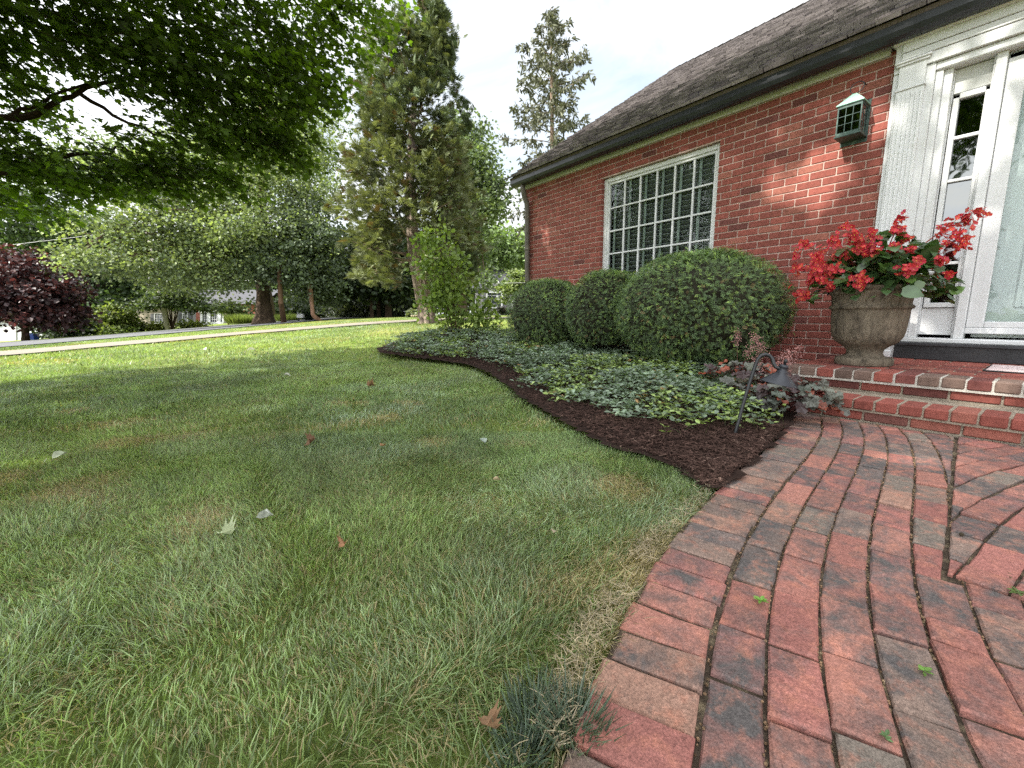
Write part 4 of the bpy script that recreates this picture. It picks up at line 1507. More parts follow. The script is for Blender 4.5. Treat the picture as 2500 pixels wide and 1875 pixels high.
def blades(g, n, d0_, d1_, hh, ww, segs, t0=-1.45, t1=.75, power=1.0):
    d = d0_ + (d1_ - d0_) * RG.uniform(0, 1, n) ** power
    tt = RG.uniform(t0, t1, n)
    fx2, fy2 = math.sin(YAW), math.cos(YAW)
    x = fx2 * d + fy2 * tt * d
    y = fy2 * d - fx2 * tt * d
    ok = ~inpoly(x, y, PEX) & ~inpoly(x, y, BED_POLY) & (x < 12)
    ok &= ~((x > 4.6) & (y < 5.75))
    x, y, d = x[ok], y[ok], d[ok]
    # leave the concrete walk clear
    lo = np.interp(x, [-14, -2.6, -1.5, 1.34, 4.17, 5.81, 7.2, 10], [13.2, 11.59, 12.72, 13.07, 11.94, 11.5, 10.4, 9.0])
    hi = np.interp(x, [-14, -3.5, -1.9, 1.59, 4.97, 7.22, 9.0, 11], [17.0, 15.3, 15.9, 15.3, 14.23, 13.6, 12.4, 11.2])
    ok = ~((y > lo) & (y < hi))
    x, y, d = x[ok], y[ok], d[ok]
    n = len(x)
    pa = vnoise(x * 1.7, y * 1.7, 1)
    pb = vnoise(x * 4.1 + 3, y * 4.1, 2)
    pc = vnoise(x * .9, y * .9, 8)
    # matting: blades of a tuft lean together
    la = 2 * PI * vnoise(x * 2.6, y * 2.6, 11) * 1.6 + RG.normal(0, 1.25, n)
    lean = RG.uniform(.15, 1.25, n) * (.6 + .7 * pb)
    h = hh * RG.uniform(.45, 1.25, n) * (.62 + .75 * vnoise(x * 3.4, y * 3.4, 41))
    w = ww * RG.uniform(.65, 1.3, n)
    near_edge = np.zeros(n)
    m = d < 4
    if m.any():
        je = joint_y(np.clip(x[m], -3, 3)) + .178
        near_edge[m] = np.clip(1 - np.abs(y[m] - je) / .10, 0, 1) * (x[m] < 1.5)
    dry_ = np.clip((vnoise(x * 3.1 + 4, y * 3.1, 52) - .66) * 5, 0, 1) * (d < 3.2)
    dead = RG.random(n) < (.12 + .25 * np.clip(pb * 1.5 - .75, 0, 1) * (d < 6) + .20 * np.clip(pc * 2 - 1.1, 0, 1) + .6 * near_edge * np.interp(x, [.9, 1.2], [1, .35]) + .55 * dry_ + .10 * (d < 1.5))
    base = np.array([.130, .180, .080]) * np.ones((n, 1))
    bluish = np.clip(vnoise(x * 2.6 + 1, y * 2.6, 61) * 2.4 - 1.05, 0, 1)[:, None] * (RG.random((n, 1)) < .75)
    base = base * (1 - bluish) + np.array([.215, .268, .185]) * bluish
    yel = np.clip(pc * 2.2 - .8, 0, 1)[:, None] * np.where(d > 6, .9, .45)[:, None]
    base = base * (1 - yel) + np.array([.175, .235, .065]) * yel
    col = base * RG.uniform(.34, 1.78, (n, 1)) * 1.40 * (.72 + .62 * vnoise(x * 2.3 + 9, y * 2.3, 33))[:, None]
    col = np.where(dead[:, None], np.array([.46, .38, .21]) * RG.uniform(.5, 1.35, (n, 1)), col)
    far_dry = (vnoise(x * .45, y * .45, 14) > .62) & (d > 6)
    col = np.where((far_dry & (RG.random(n) < .5))[:, None], np.array([.42, .36, .15]) * RG.uniform(.7, 1.2, (n, 1)), col)
    h = np.where(dead, h * .75, h)
    lean = np.where(dead, lean * 1.6, lean)
    ld = np.stack([np.cos(la), np.sin(la)], -1)
    fa = RG.uniform(0, 2 * PI, n)
    wd_ = np.stack([np.cos(fa), np.sin(fa)], -1)
    rows_ = []
    fr = {3: [0, .38, .75, 1.0], 2: [0, .55, 1.0], 1: [0, 1.0]}[segs]
    wf = {3: [.8, 1.0, .7, 0], 2: [1, .85, 0], 1: [1, 0]}[segs]
    z0 = terrain(x, y) - .028
    for f, wq in zip(fr, wf):
        off = ld * (h * lean * f ** 1.7)[:, None]
        zc = z0 + h * f * (1 - .28 * lean * f) + .006
        c2 = np.stack([x, y], -1) + off
        if wq > 0:
            for sg in (-1, 1):
                rows_.append(np.concatenate([c2 + wd_ * (w * wq * .5 * sg)[:, None], zc[:, None]], 1))
        else:
            rows_.append(np.concatenate([c2, zc[:, None]], 1))
    k = len(rows_)
    V = np.stack(rows_, 1).reshape(-1, 3)
    o = (np.arange(n) * k)[:, None]
    if segs > 1:
        for q in range(segs - 1):
            F = o + np.array([[2 * q, 2 * q + 1, 2 * q + 3, 2 * q + 2]])
            if q == 0:
                g.add(V, F, col)
            else:
                g.l.append((F + g.n - len(V)).ravel())
                g.c.append(np.full(n, 4)); g.m.append(np.zeros(n, int)); g.t.append(np.c_[col, np.ones(n)])
        F = o + np.array([[k - 3, k - 2, k - 1]])
        g.l.append((F + g.n - len(V)).ravel())
        g.c.append(np.full(n, 3)); g.m.append(np.zeros(n, int)); g.t.append(np.c_[col, np.ones(n)])
    else:
        g.add(V, o + np.array([[0, 1, 2]]), col)


g = Geo()
blades(g, 330000, .45, 2.3, .037, .0020, 3, t0=-2.3, power=.62)
blades(g, 290000, 2.3, 5.5, .040, .0040, 2, t0=-2.0, power=.75)
blades(g, 210000, 5.5, 21, .048, .012, 1, t0=-1.35, t1=.4, power=.8)
tag(g.build('grass', MGRASS), 'mown green lawn grass with dry straw patches along the path', 'grass', kind='stuff')

# dry clippings spilling over the path border
g = Geo()
n = 4200
xx = RG.uniform(-.4, 1.5, n) ** 1.0
yy = joint_y(xx) + (.166 + RG.normal(0.018, .018, n) + .03 * vnoise(xx * 5, xx * 0 + 3, 44)) * np.interp(xx, [-.4, .5, 1.0, 1.5], [1.18, 1.10, 1.05, 1.02])
wgt = RG.random(n) < (.10 + .85 * (vnoise(xx * 6, yy * 2, 17) > .40)) * np.interp(xx, [.85, 1.15], [1, .28])
xx, yy = xx[wgt], yy[wgt]
n = len(xx)
az = RG.uniform(0, 2 * PI, n)
straw = np.array([[-.5, 0, 0], [.5, 0, 0], [.35, .5, .12], [-.35, .5, .12], [0, 1, 0]])
g.scatter(straw, [np.array([[0, 1, 2, 3]]), np.array([[3, 2, 4]])], np.stack([xx, yy, RG.uniform(.001, .014, n)], -1),
          frames(np.stack([np.cos(az), np.sin(az), RG.uniform(-.05, .25, n)], -1), np.array([0, 0, 1.0]) + RG.normal(0, .3, (n, 3)), np.stack([RG.uniform(.0010, .0020, n), RG.uniform(.015, .04, n), RG.uniform(.01, .03, n)], -1)),
          np.array([.52, .43, .29]) * RG.uniform(.5, 1.3, (n, 1)))
tag(g.build('dry_clippings', MGRASS), 'dry straw coloured clippings along the lawn side of the brick path', 'clippings', kind='stuff')

# blue-green tuft at the path edge
g = Geo()
c = np.array([.435, .405])
for cx_, cy_, k, hh in ((.425, .400, 300, .074), (.37, .445, 180, .058), (.33, .415, 140, .05), (.41, .47, 120, .05)):
    az = RG.uniform(0, 2 * PI, k)
    r = RG.uniform(0, .042, k)
    pr_ = np.stack([cx_ + r * np.cos(az), cy_ + r * np.sin(az), np.full(k, -.02)], -1)
    axl = np.stack([np.cos(az) * RG.uniform(.2, 1, k), np.sin(az) * RG.uniform(.2, 1, k), np.ones(k)], -1)
    g.scatter(straw, [np.array([[0, 1, 2, 3]]), np.array([[3, 2, 4]])], pr_, frames(axl, np.array([0, 0, .3]) + RG.normal(0, 1, (k, 3)), np.stack([RG.uniform(.003, .0048, k), RG.uniform(.6, 1.2, k) * hh, np.full(k, .03)], -1)),
              np.array([.140, .190, .140]) * RG.uniform(.4, 1.4, (k, 1)))
tag(g.build('grass_tuft', MGRASS, None, (.425, .405, 0)), 'coarse blue-green grass tuft at the path border in the foreground', 'grass tuft')

# ------------------------------------------------------------------ litter: fallen leaves, seedlings, bits
MLITTER = leafmat('fallen_leaf', rough=.7, spec=.2, trans=.2, tcol=(1, 1, 1), var=.2, vscale=60)


def fallen(label, x, y, s, col, kind='maple', curl=.25, z=.020):
    z0 = gz(x, y) + z
    az = RG.uniform(0, 2 * PI)
    V = (MAPLE if kind == 'maple' else OVAL).copy()
    V[:, 1] -= .5
    V[:, 2] += curl * (V[:, 0] ** 2 * 2.2 + .4 * V[:, 1] ** 2 - .1) + .05 * np.sin(9 * V[:, 0] + 5 * V[:, 1])
    ax_ = np.array([[math.cos(az), math.sin(az), RG.normal(0, .25)]])
    g = Geo()
    g.scatter(V, MAPLEF if kind == 'maple' else OVALF, np.array([[x, y, z0]]), frames(ax_, np.array([[RG.normal(0, .3), RG.normal(0, .3), 1]]), np.array([s])), np.array(col))
    tag(g.build('fallen_leaf', MLITTER, None, (x, y, z0)), label, 'leaf', 'fallen leaves on the lawn')


PALE, BRN = (.42, .46, .33), (.17, .095, .055)
fallen('pale green curled leaf lying on the lawn, the larger one in the left foreground', .04, 1.42, .042, (.50, .56, .34), curl=1.6)
fallen('whitish narrow leaf on the lawn just right of the curled pale leaf', .15, 1.46, .05, (.46, .48, .42), 'oval', 1.1)
fallen('pale leaf on the lawn near the left edge of the picture', -.49, 2.72, .06, PALE, 'oval', .6)
fallen('dark reddish brown leaf on the lawn in the middle distance', .45, 2.23, .06, BRN, curl=.9)
fallen('small brown leaf on the lawn right of the dark reddish one', .71, 1.94, .035, (.35, .2, .1), 'oval', .8)
fallen('orange brown leaf on the lawn left of the mulch bed', 1.30, 3.72, .08, (.30, .17, .09), curl=1.1)
fallen('pale bluish leaf on the lawn left of the mulch', 1.13, 1.71, .055, (.36, .42, .36), 'oval', .4)
fallen('whitish leaf on the shaded lawn beyond the brown leaf', .83, 4.87, .07, (.6, .6, .5), 'oval', .5)
fallen('white leaf on the sunny lawn near the walk, left of a similar one', .28, 8.88, .13, (.62, .62, .52), 'oval', .4)
fallen('white leaf on the sunny lawn near the walk, right of a similar one', .88, 8.11, .12, (.62, .62, .52), 'oval', .4)
fallen('tan leaf in the grass close to the brick path', .89, 1.25, .035, (.42, .33, .2), 'oval', .6)
fallen('small pale leaf at the dry edge of the lawn by the path', .79, .83, .026, (.5, .42, .3), 'oval', .6)
fallen('small brown leaf in the grass in the middle foreground', .29, 1.14, .032, (.33, .17, .09), curl=1.0)
fallen('orange brown folded leaf in the grass at the bottom of the picture', .31, .47, .032, (.27, .16, .09), curl=1.3)

MSEED = leafmat('seedling_leaf', rough=.45, trans=.25)


def seedling(label, x, y, s, col):
    g = Geo()
    k = 7
    az = np.arange(k) * 2.4
    g.scatter(OVAL, OVALF, np.stack([x + 0 * az, y + 0 * az, .0 + RG.uniform(.002, .008, k)], -1),
              frames(np.stack([np.cos(az), np.sin(az), RG.uniform(.1, .5, k)], -1), np.array([0, 0, 1.0]) + RG.normal(0, .2, (k, 3)), np.stack([s * RG.uniform(.4, .7, k), s * RG.uniform(.7, 1.2, k), s * np.ones(k)], -1)), np.array(col) * RG.uniform(.8, 1.3, (k, 1)))
    tag(g.build('seedling', MSEED, None, (x, y, 0)), label, 'weed', 'seedlings in the path joints')


seedling('bright green seedling between the path bricks near the lawn', .955, .342, .016, (.15, .29, .05))
seedling('thin green seedling in a joint on the right side of the path', .985, .082, .014, (.14, .26, .05))
seedling('tiny grey-green seedling in a path joint near the bottom of the picture', .775, .092, .011, (.12, .20, .08))
seedling('mossy weed in the joint at the right edge of the picture', 1.44, -.005, .02, (.10, .15, .04))
for lab, x, y, s in (('small round grey pebble lying on a joint of the path', 1.71, .115, .010), ('small pale pebble in the joint beside the border bricks', .63, .293, .006)):
    g = Geo()
    pv, pf = bevbox(2, 1.7, 1.4, .45)
    g.add(pv * s * .6 + [x, y, s * .55], pf[0], (.42, .40, .36))
    g.reuse(pf[1], (.42, .40, .36), 0, len(pv))
    tag(g.build('pebble', MSTONE, None, (x, y, 0)), lab, 'pebble')

# ------------------------------------------------------------------ trees
HR = np.array([math.cos(YAW), -math.sin(YAW), 0.0])     # level axes along the view
HF = np.array([math.sin(YAW), math.cos(YAW), 0.0])
HU = np.array([0, 0, 1.0])
WIDE = np.array([[0, 0, 0], [.52, .40, .12], [.30, .85, .05], [0, 1.05, -.08], [-.30, .85, .05], [-.52, .40, .12]])
WIDEF = np.array([[0, 1, 2, 3], [0, 3, 4, 5]])


def lobe(px, py, d, rpx, rpy, rd, w=1.0):
    return at(px, py, d), np.array([rpx * d / FOC, rpy * d / FOC, rd]), w


def sample(lb, n, shell=.55):
    c, r, w = lb
    v = rnd(n) * (RG.uniform(0, 1, n) ** shell)[:, None] * r
    return c + v[:, :1] * HR + v[:, 1:2] * HU + v[:, 2:] * HF


def leaves(g, lobes, n, size, col, cl=.5, per=28, flat=.55, vary=.45, up=.7, droop=.25, tmpl=None, light=None, lightp=0.0, shell=.5):
    """leaf clusters through the lobes; each cluster has its own brightness"""
    W = np.array([l[2] * np.prod(l[1]) ** (2 / 3) for l in lobes])
    W /= W.sum()
    V, F = tmpl or (WIDE, WIDEF)
    for l, w in zip(lobes, W):
        k = max(1, int(round(n * w / per)))
        cc_ = sample(l, k, shell)
        m = k * per
        p = np.repeat(cc_, per, 0) + RG.normal(0, 1, (m, 3)) * cl * [1, 1, flat] * RG.uniform(.6, 1.3, (k, 1)).repeat(per, 0)
        out = norm(p - np.repeat(cc_, per, 0))
        axl = norm(out + RG.normal(0, .5, (m, 3)) + [0, 0, -droop])
        nr = norm(np.array([0, 0, up]) + RG.normal(0, .55, (m, 3)))
        tone = RG.uniform(1 - vary, 1 + vary, (k, 1)).repeat(per, 0) * RG.uniform(.75, 1.25, (m, 1))
        c = np.array(col) * tone
        if light is not None:
            s = (RG.random((k, 1)) < lightp).repeat(per, 0)
            c = np.where(s, np.array(light) * tone, c)
        g.scatter(V, F, p, frames(axl, nr, size * RG.uniform(.65, 1.25, m)), c)


def limb(g, pts, r0, r1, sides=7, jit=.12, tint=(1, 1, 1, 1), wob=.0):
    pts = np.array(pts, float)
    t = np.linspace(0, 1, len(pts))
    u = np.linspace(0, 1, 3 * len(pts))
    P = np.stack([np.interp(u, t, pts[:, i]) for i in range(3)], 1)
    if wob:
        P[1:-1] += RG.normal(0, wob, (len(P) - 2, 3))
    g.tube(P, r0 + (r1 - r0) * u, sides, tint, jit=jit, cap=False)


def tree(name, label, base, trunk, r0, r1, lobes, n, size, col, leafm, barkm, group=None, cat='tree', limbs=True, bt=(1, 1, 1), flare=1.0, **kw):
    t = thing(name, label, cat, tuple(base), group)
    g = Geo()
    pts = [np.array(base) - [0, 0, .1]] + [np.array(p) for p in trunk]
    P = np.array(pts)
    u = np.linspace(0, 1, len(P) * 4)
    tt = np.linspace(0, 1, len(P))
    Q = np.stack([np.interp(u, tt, P[:, i]) for i in range(3)], 1)
    rr = (r0 + (r1 - r0) * u) * (1 + (flare - 1) * np.exp(-u * 14))
    g.tube(Q, rr, 12, bt, jit=.09, cap=False)
    if limbs:
        for l in lobes:
            k = RG.integers(len(Q) // 3, len(Q))
            a = Q[k]
            e = l[0] + (l[0] - a) * .04
            limb(g, [a, (a + e) / 2 + [0, 0, -.06 * np.linalg.norm(e - a)], e], r1 * .8, r1 * .15, 5, tint=bt, wob=.02 * np.linalg.norm(e - a))
            for q in range(5):
                f = RG.uniform(.3, .9)
                s = a + (e - a) * f
                e2 = sample(l, 1, .3)[0]
                limb(g, [s, (s + e2) / 2, e2], r1 * .35, r1 * .06, 4, tint=bt, wob=.02 * np.linalg.norm(e2 - s))
    g.build('trunk', barkm, t)
    g = Geo()
    leaves(g, lobes, n, size, col, **kw)
    g.build('crown', leafm, t)
    return t


MLEAF = leafmat('tree_leaf', rough=.5, spec=.3, trans=.35, tcol=(1.25, 1.35, .5), var=.2, vscale=.6)
MMAPLE = leafmat('maple_leaf', rough=.5, spec=.3, trans=.55, tcol=(1.7, 1.9, .35), var=.2, vscale=2)
MPLUM = leafmat('purple_leaf', rough=.45, spec=.4, trans=.2, tcol=(1.6, .8, .7), var=.25, vscale=.8)
MCEDB = surf('cedar_bark', (.27, .215, .175), rough=.95, var=.45, vscale=7, bump=1.6, bscale=16, vec=(1, 1, .12), spec=.1, dirt=(.08, .06, .05), dscale=8, dlo=.5, dhi=.72)

# ---- the maple overhanging the lawn from the left
MTR = np.array([-5.6, 5.4, gz(-5.6, 5.4)])
mp_t = thing('maple_tree', 'large maple whose dark green leafy boughs hang over the lawn from the left', 'tree', tuple(MTR))
g = Geo()
limb(g, [MTR - [0, 0, .1], MTR + [.1, 0, 1.2], MTR + [.2, -.1, 2.4], MTR + [.5, -.2, 5], MTR + [1, -.4, 8]], .30, .08, 12)
fork = MTR + [.2, -.1, 2.3]
bgh = [
    [fork, at(-500, 300, 4.0), at(-160, 300, 4.2), at(0, 288, 4.3), at(95, 281, 4.3), at(190, 225, 4.4), at(320, 185, 4.5), at(400, 186, 4.6)],
    [at(0, 288, 4.3), at(60, 262, 4.3), at(150, 225, 4.3), at(330, 150, 4.6), at(430, 120, 4.8)],
    [fork, at(-400, 470, 4.2), at(-120, 425, 4.3), at(0, 421, 4.4), at(80, 411, 4.4), at(170, 376, 4.5), at(262, 378, 4.6), at(300, 360, 4.6)],
    [fork + [0, 0, .8], at(-300, 0, 4.2), at(150, 30, 4.6), at(400, 110, 4.8), at(500, 165, 4.9), at(600, 210, 5.0), at(700, 240, 5.1), at(830, 262, 5.3)],
    [at(400, 110, 4.8), at(620, 148, 5.1), at(700, 125, 5.3), at(860, 60, 5.6)],
    [at(190, 225, 4.4), at(300, 300, 4.6), at(420, 335, 4.7), at(520, 380, 4.8)],
    [at(500, 165, 4.9), at(600, 300, 5), at(690, 380, 5)], [at(300, 360, 4.6), at(360, 420, 4.7), at(420, 470, 4.8)],
    [at(150, 30, 4.6), at(330, -20, 4.9), at(650, 20, 5.2), at(900, 10, 5.7)]]
for b in bgh:
    big = b[0] is fork or len(b) > 7
    limb(g, b, .055 if big else .022, .008 if big else .004, 7, tint=(.35, .3, .3), wob=.012)
g.build('trunk', MBARK, mp_t)
lob = [lobe(60, 40, 4.0, 240, 95, .9), lobe(330, 40, 4.4, 220, 120, 1.0), lobe(620, 60, 5.0, 210, 110, 1.0), lobe(820, 20, 5.5, 120, 80, .9, .8), lobe(-150, 150, 4, 200, 150, 1.0),
       lobe(560, 220, 4.7, 220, 105, .7, 1.3), lobe(740, 200, 5.1, 105, 100, .6, 1.0), lobe(360, 170, 4.3, 150, 80, .6), lobe(210, 150, 4.2, 60, 60, .5, .7), lobe(20, 175, 4.0, 40, 60, .5, .8),
       lobe(500, 360, 4.7, 160, 75, .6, 1.3), lobe(665, 325, 4.9, 105, 70, .5, 1.2), lobe(60, 425, 4.5, 140, 48, .5, 1.3), lobe(210, 430, 4.5, 130, 50, .5, 1.3), lobe(340, 415, 4.6, 110, 60, .5, 1.2),
       lobe(-30, 480, 4.7, 80, 46, .5, 1.2), lobe(560, 460, 4.8, 60, 26, .4), lobe(120, 500, 4.7, 90, 24, .4, .8), lobe(-80, 320, 4, 110, 60, .7), lobe(430, 455, 4.7, 70, 30, .4, .8), lobe(940, 15, 5.8, 75, 40, .5, .45), lobe(840, 130, 5.5, 45, 60, .5, .4), lobe(700, 390, 5.0, 50, 40, .4, .7)]
g = Geo()
tw = Geo()
W = np.array([l[2] * np.prod(l[1]) ** (2 / 3) for l in lob])
W /= W.sum()
NSP = 1850
outd = norm(HR * 1.0 + HU * -.42 + HF * .15)
for l, w in zip(lob, W):
    k = max(2, int(round(NSP * w)))
    c = sample(l, k, .40)
    dr = norm(outd + RG.normal(0, .28, (k, 3)))
    Ls = RG.uniform(.30, .60, k)
    per = 10
    f = np.tile(np.linspace(-.5, .5, per), k)
    ci = np.repeat(np.arange(k), per)
    D, LL = dr[ci], Ls[ci]
    sd_n = norm(np.cross(D, HU))
    sg = np.tile(np.where(np.arange(per) % 2 == 0, 1, -1), k)[:, None]
    p = c[ci] + D * (f * LL)[:, None] + sd_n * sg * .03 + RG.normal(0, .018, (k * per, 3))
    axl = norm(D * .75 + sd_n * sg * .75 + RG.normal(0, .3, (k * per, 3)) + [0, 0, -.25])
    nr = norm(np.array([0, 0, 1.0]) + RG.normal(0, .38, (k * per, 3)))
    tone = RG.uniform(.5, 1.5, (k, 1))[ci] * RG.uniform(.8, 1.2, (k * per, 1))
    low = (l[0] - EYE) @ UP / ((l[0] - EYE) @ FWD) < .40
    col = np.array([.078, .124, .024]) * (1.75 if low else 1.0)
    g.scatter(MAPLE, MAPLEF, p, frames(axl, nr, RG.uniform(.054, .088, k * per)), col * tone)
    for i in range(0, k, 2):
        tw.tube([c[i] - dr[i] * Ls[i] * .7, c[i] + [0, 0, .01], c[i] + dr[i] * Ls[i] * .5], [.004, .003, .0015], 3, (.3, .28, .25), cap=False)
# the rest of the crown, above and left of the view; it shades the lawn and the house front
CC_, CR = np.array([-3.7, 4.5, 6.4]), np.array([5.7, 4.3, 3.5])
n = 19000
v = rnd(n // 20) * (RG.uniform(0, 1, n // 20) ** .40)[:, None]
cc_ = CC_ + v * CR
p = np.repeat(cc_, 20, 0) + RG.normal(0, .34, (n // 20 * 20, 3)) * [1, 1, .6]
rel = p - EYE
dd = rel @ FWD
vis = (dd > .2) & (np.abs(rel @ RIGHT) < 1.30 * dd) & (np.abs(rel @ UP) < 1.0 * dd)
keep = ~vis
for q0, rad_ in (((4.6, 1.42, 2.02), .24), ((4.6, 1.62, 1.84), .26), ((4.6, 1.95, 1.93), .15), ((4.6, 1.20, 2.2), .13), ((3.5, .2, .1), .15), ((4.6, 5.2, 1.9), .2), ((4.6, .6, 2.0), .25)):
    w_ = p - np.array(q0)
    t_ = w_ @ SUN_TO
    keep &= np.linalg.norm(w_ - t_[:, None] * SUN_TO, axis=1) > rad_
p = p[keep]
m = len(p)
g.scatter(WIDE, WIDEF, p, frames(rnd(m) + [0, 0, -.3], norm(np.array([0, 0, .8]) + RG.normal(0, .5, (m, 3))), RG.uniform(.15, .24, m)), np.array([.05, .085, .016]) * RG.uniform(.6, 1.4, (m, 1)))
g.build('crown', MMAPLE, mp_t)
tw.build('twigs', MBARK, mp_t)

# ---- red cedar by the walk
CB_ = np.array([5.24, 10.45, gz(5.24, 10.45)])
ced = thing('cedar_tree', 'tall red cedar with a leaning grey trunk and feathery yellow-green foliage beside the walk', 'tree', tuple(CB_))
dC = 11.4
g = Geo()
ax_px = [(1046, 800), (1040, 760), (1028, 700), (1014, 630), (1006, 560), (1002, 450), (1006, 300), (1024, 160), (1066, 22)]
axp = np.array([at(x, y, dC) for x, y in ax_px])
rr = np.array([.235, .185, .165, .150, .135, .115, .09, .05, .02])
g.tube(axp, rr, 16, (1, 1, 1), jit=.12, cap=False)
for k in range(9):
    a = k * .7
    off = np.array([math.cos(a), math.sin(a), 0])
    g.tube([axp[i] + off * rr[i] * .88 for i in range(6)], rr[:6] * .33, 6, (RG.uniform(.7, 1.3),) * 3, jit=.15, cap=False)
zs_ = axp[:, 2]


def cedar_axis(py):
    ys = np.array([p[1] for p in ax_px])[::-1]
    xs = np.array([p[0] for p in ax_px])[::-1]
    return np.interp(py, ys, xs)


PYS = np.array([15, 32, 60, 100, 200, 300, 400, 500, 600, 650, 690])
LFT = np.array([5, 36, 92, 122, 138, 142, 144, 168, 172, 160, 150])
RGT = np.array([4, 18, 40, 62, 92, 120, 150, 168, 170, 140, 105])
PL_ = []
PF = []
for k in range(9):
    a = (k - 4) * .24
    L = 1.0 - .07 * abs(k - 4)
    b = len(PL_)
    y0 = .12 + .05 * (4 - abs(k - 4))
    ex, ey = L * math.sin(a) * .9, y0 * .3 + L * math.cos(a)
    PL_ += [(ex * .1 - .035, y0, .0), (ex * .55 - .075, (y0 + ey) / 2, .06 * (k % 2)), (ex, ey, -.05), (ex * .55 + .075, (y0 + ey) / 2, .06 * (k % 2) - .04)]
    PF.append([b, b + 1, b + 2, b + 3])
PL_, PF = np.array(PL_), np.array(PF)
n = 13500
py_ = 20 + 680 * RG.uniform(0, 1, n) ** .85
th = RG.uniform(0, 2 * PI, n)
fr = RG.uniform(0, 1, n) ** .42
# boughs: foliage bunches up into horizontal tiers
hw = np.where(np.cos(th) < 0, np.interp(py_, PYS, LFT), np.interp(py_, PYS, RGT))
bough = .58 + .60 * vnoise(th * 1.6 + 7, py_ / 38.0, 4)
r = hw * dC / FOC * fr * bough
cx0 = cedar_axis(py_)
P0 = EYE + dC * (FWD + RIGHT * ((cx0 - 1250) / FOC)[:, None] - UP * ((py_ - 937.5) / FOC)[:, None])
outv = np.cos(th)[:, None] * HR + np.sin(th)[:, None] * HF
p = P0 + outv * r[:, None]
p[:, 2] += .10 * fr - .05 + RG.normal(0, .05, n)
keep = (vnoise(th * 2.6, py_ / 26.0, 6) > .40) & ~((py_ > 560) & (np.abs(r) < .35))
keep &= ~((py_ > 540) & (np.abs((p - P0) @ HR + .03) < .30) & ((p - P0) @ HF < .2))
p, outv, fr, py2 = p[keep], outv[keep], fr[keep], py_[keep]
m = len(p)
axl = norm(outv * 1.0 + HU * (RG.uniform(-.25, .95, m) * (1 - .4 * (py2 > 560)))[:, None] + RG.normal(0, .35, (m, 3)))
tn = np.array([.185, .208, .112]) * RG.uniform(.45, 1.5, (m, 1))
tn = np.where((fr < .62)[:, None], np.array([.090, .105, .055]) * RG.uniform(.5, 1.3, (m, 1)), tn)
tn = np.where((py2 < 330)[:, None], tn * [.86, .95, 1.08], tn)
tn = np.where(RG.random((m, 1)) < .06, np.array([[.13, .095, .05]]), tn)
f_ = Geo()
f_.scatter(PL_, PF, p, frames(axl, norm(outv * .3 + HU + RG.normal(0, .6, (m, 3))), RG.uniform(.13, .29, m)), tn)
k = 650
yy_ = RG.uniform(60, 560, k)
q = np.array([at(cedar_axis(v) + RG.normal(0, 38), v, dC - RG.uniform(.35, .95)) for v in yy_])
f_.scatter(PL_, PF, q, frames(norm(-HF * .6 + HU * RG.uniform(-.1, .7, k)[:, None] + RG.normal(0, .5, (k, 3))), norm(HU + RG.normal(0, .6, (k, 3))), RG.uniform(.13, .27, k)), np.array([.140, .162, .080]) * RG.uniform(.5, 1.4, (k, 1)))
# upright leaders at the top right and on the right shoulder
for (lx, ly, ln) in ((1068, 55, 55), (1100, 120, 40), (985, 40, 50), (940, 90, 40), (1140, 275, 60), (1150, 640, 40), (895, 330, 70)):
    k = 60
    q = np.array([at(lx + RG.normal(0, 7), ly + RG.uniform(-ln * .5, ln), dC + RG.normal(0, .08)) for _ in range(k)])
    f_.scatter(PL_, PF, q, frames(norm(HU + RG.normal(0, .4, (k, 3))), rnd(k), RG.uniform(.14, .24, k)), np.array([.06, .085, .035]) * RG.uniform(.6, 1.4, (k, 1)))
f_.build('foliage', leafmat('cedar_spray', rough=.6, spec=.2, trans=.2, tcol=(1.3, 1.3, .5), var=.25, vscale=1.5), ced)
for k in range(70):
    y = RG.uniform(40, 650)
    a = RG.uniform(0, 2 * PI)
    s = at(cedar_axis(y), y, dC)
    o_ = math.cos(a) * HR + math.sin(a) * HF
    L = np.interp(y, PYS, RGT if math.cos(a) > 0 else LFT) * dC / FOC * .85
    limb(g, [s, s + o_ * L * .5 + HU * .05, s + o_ * L + HU * .25], .028, .006, 5, tint=(.75, .7, .65), wob=.03)
g.build('trunk', MCEDB, ced)

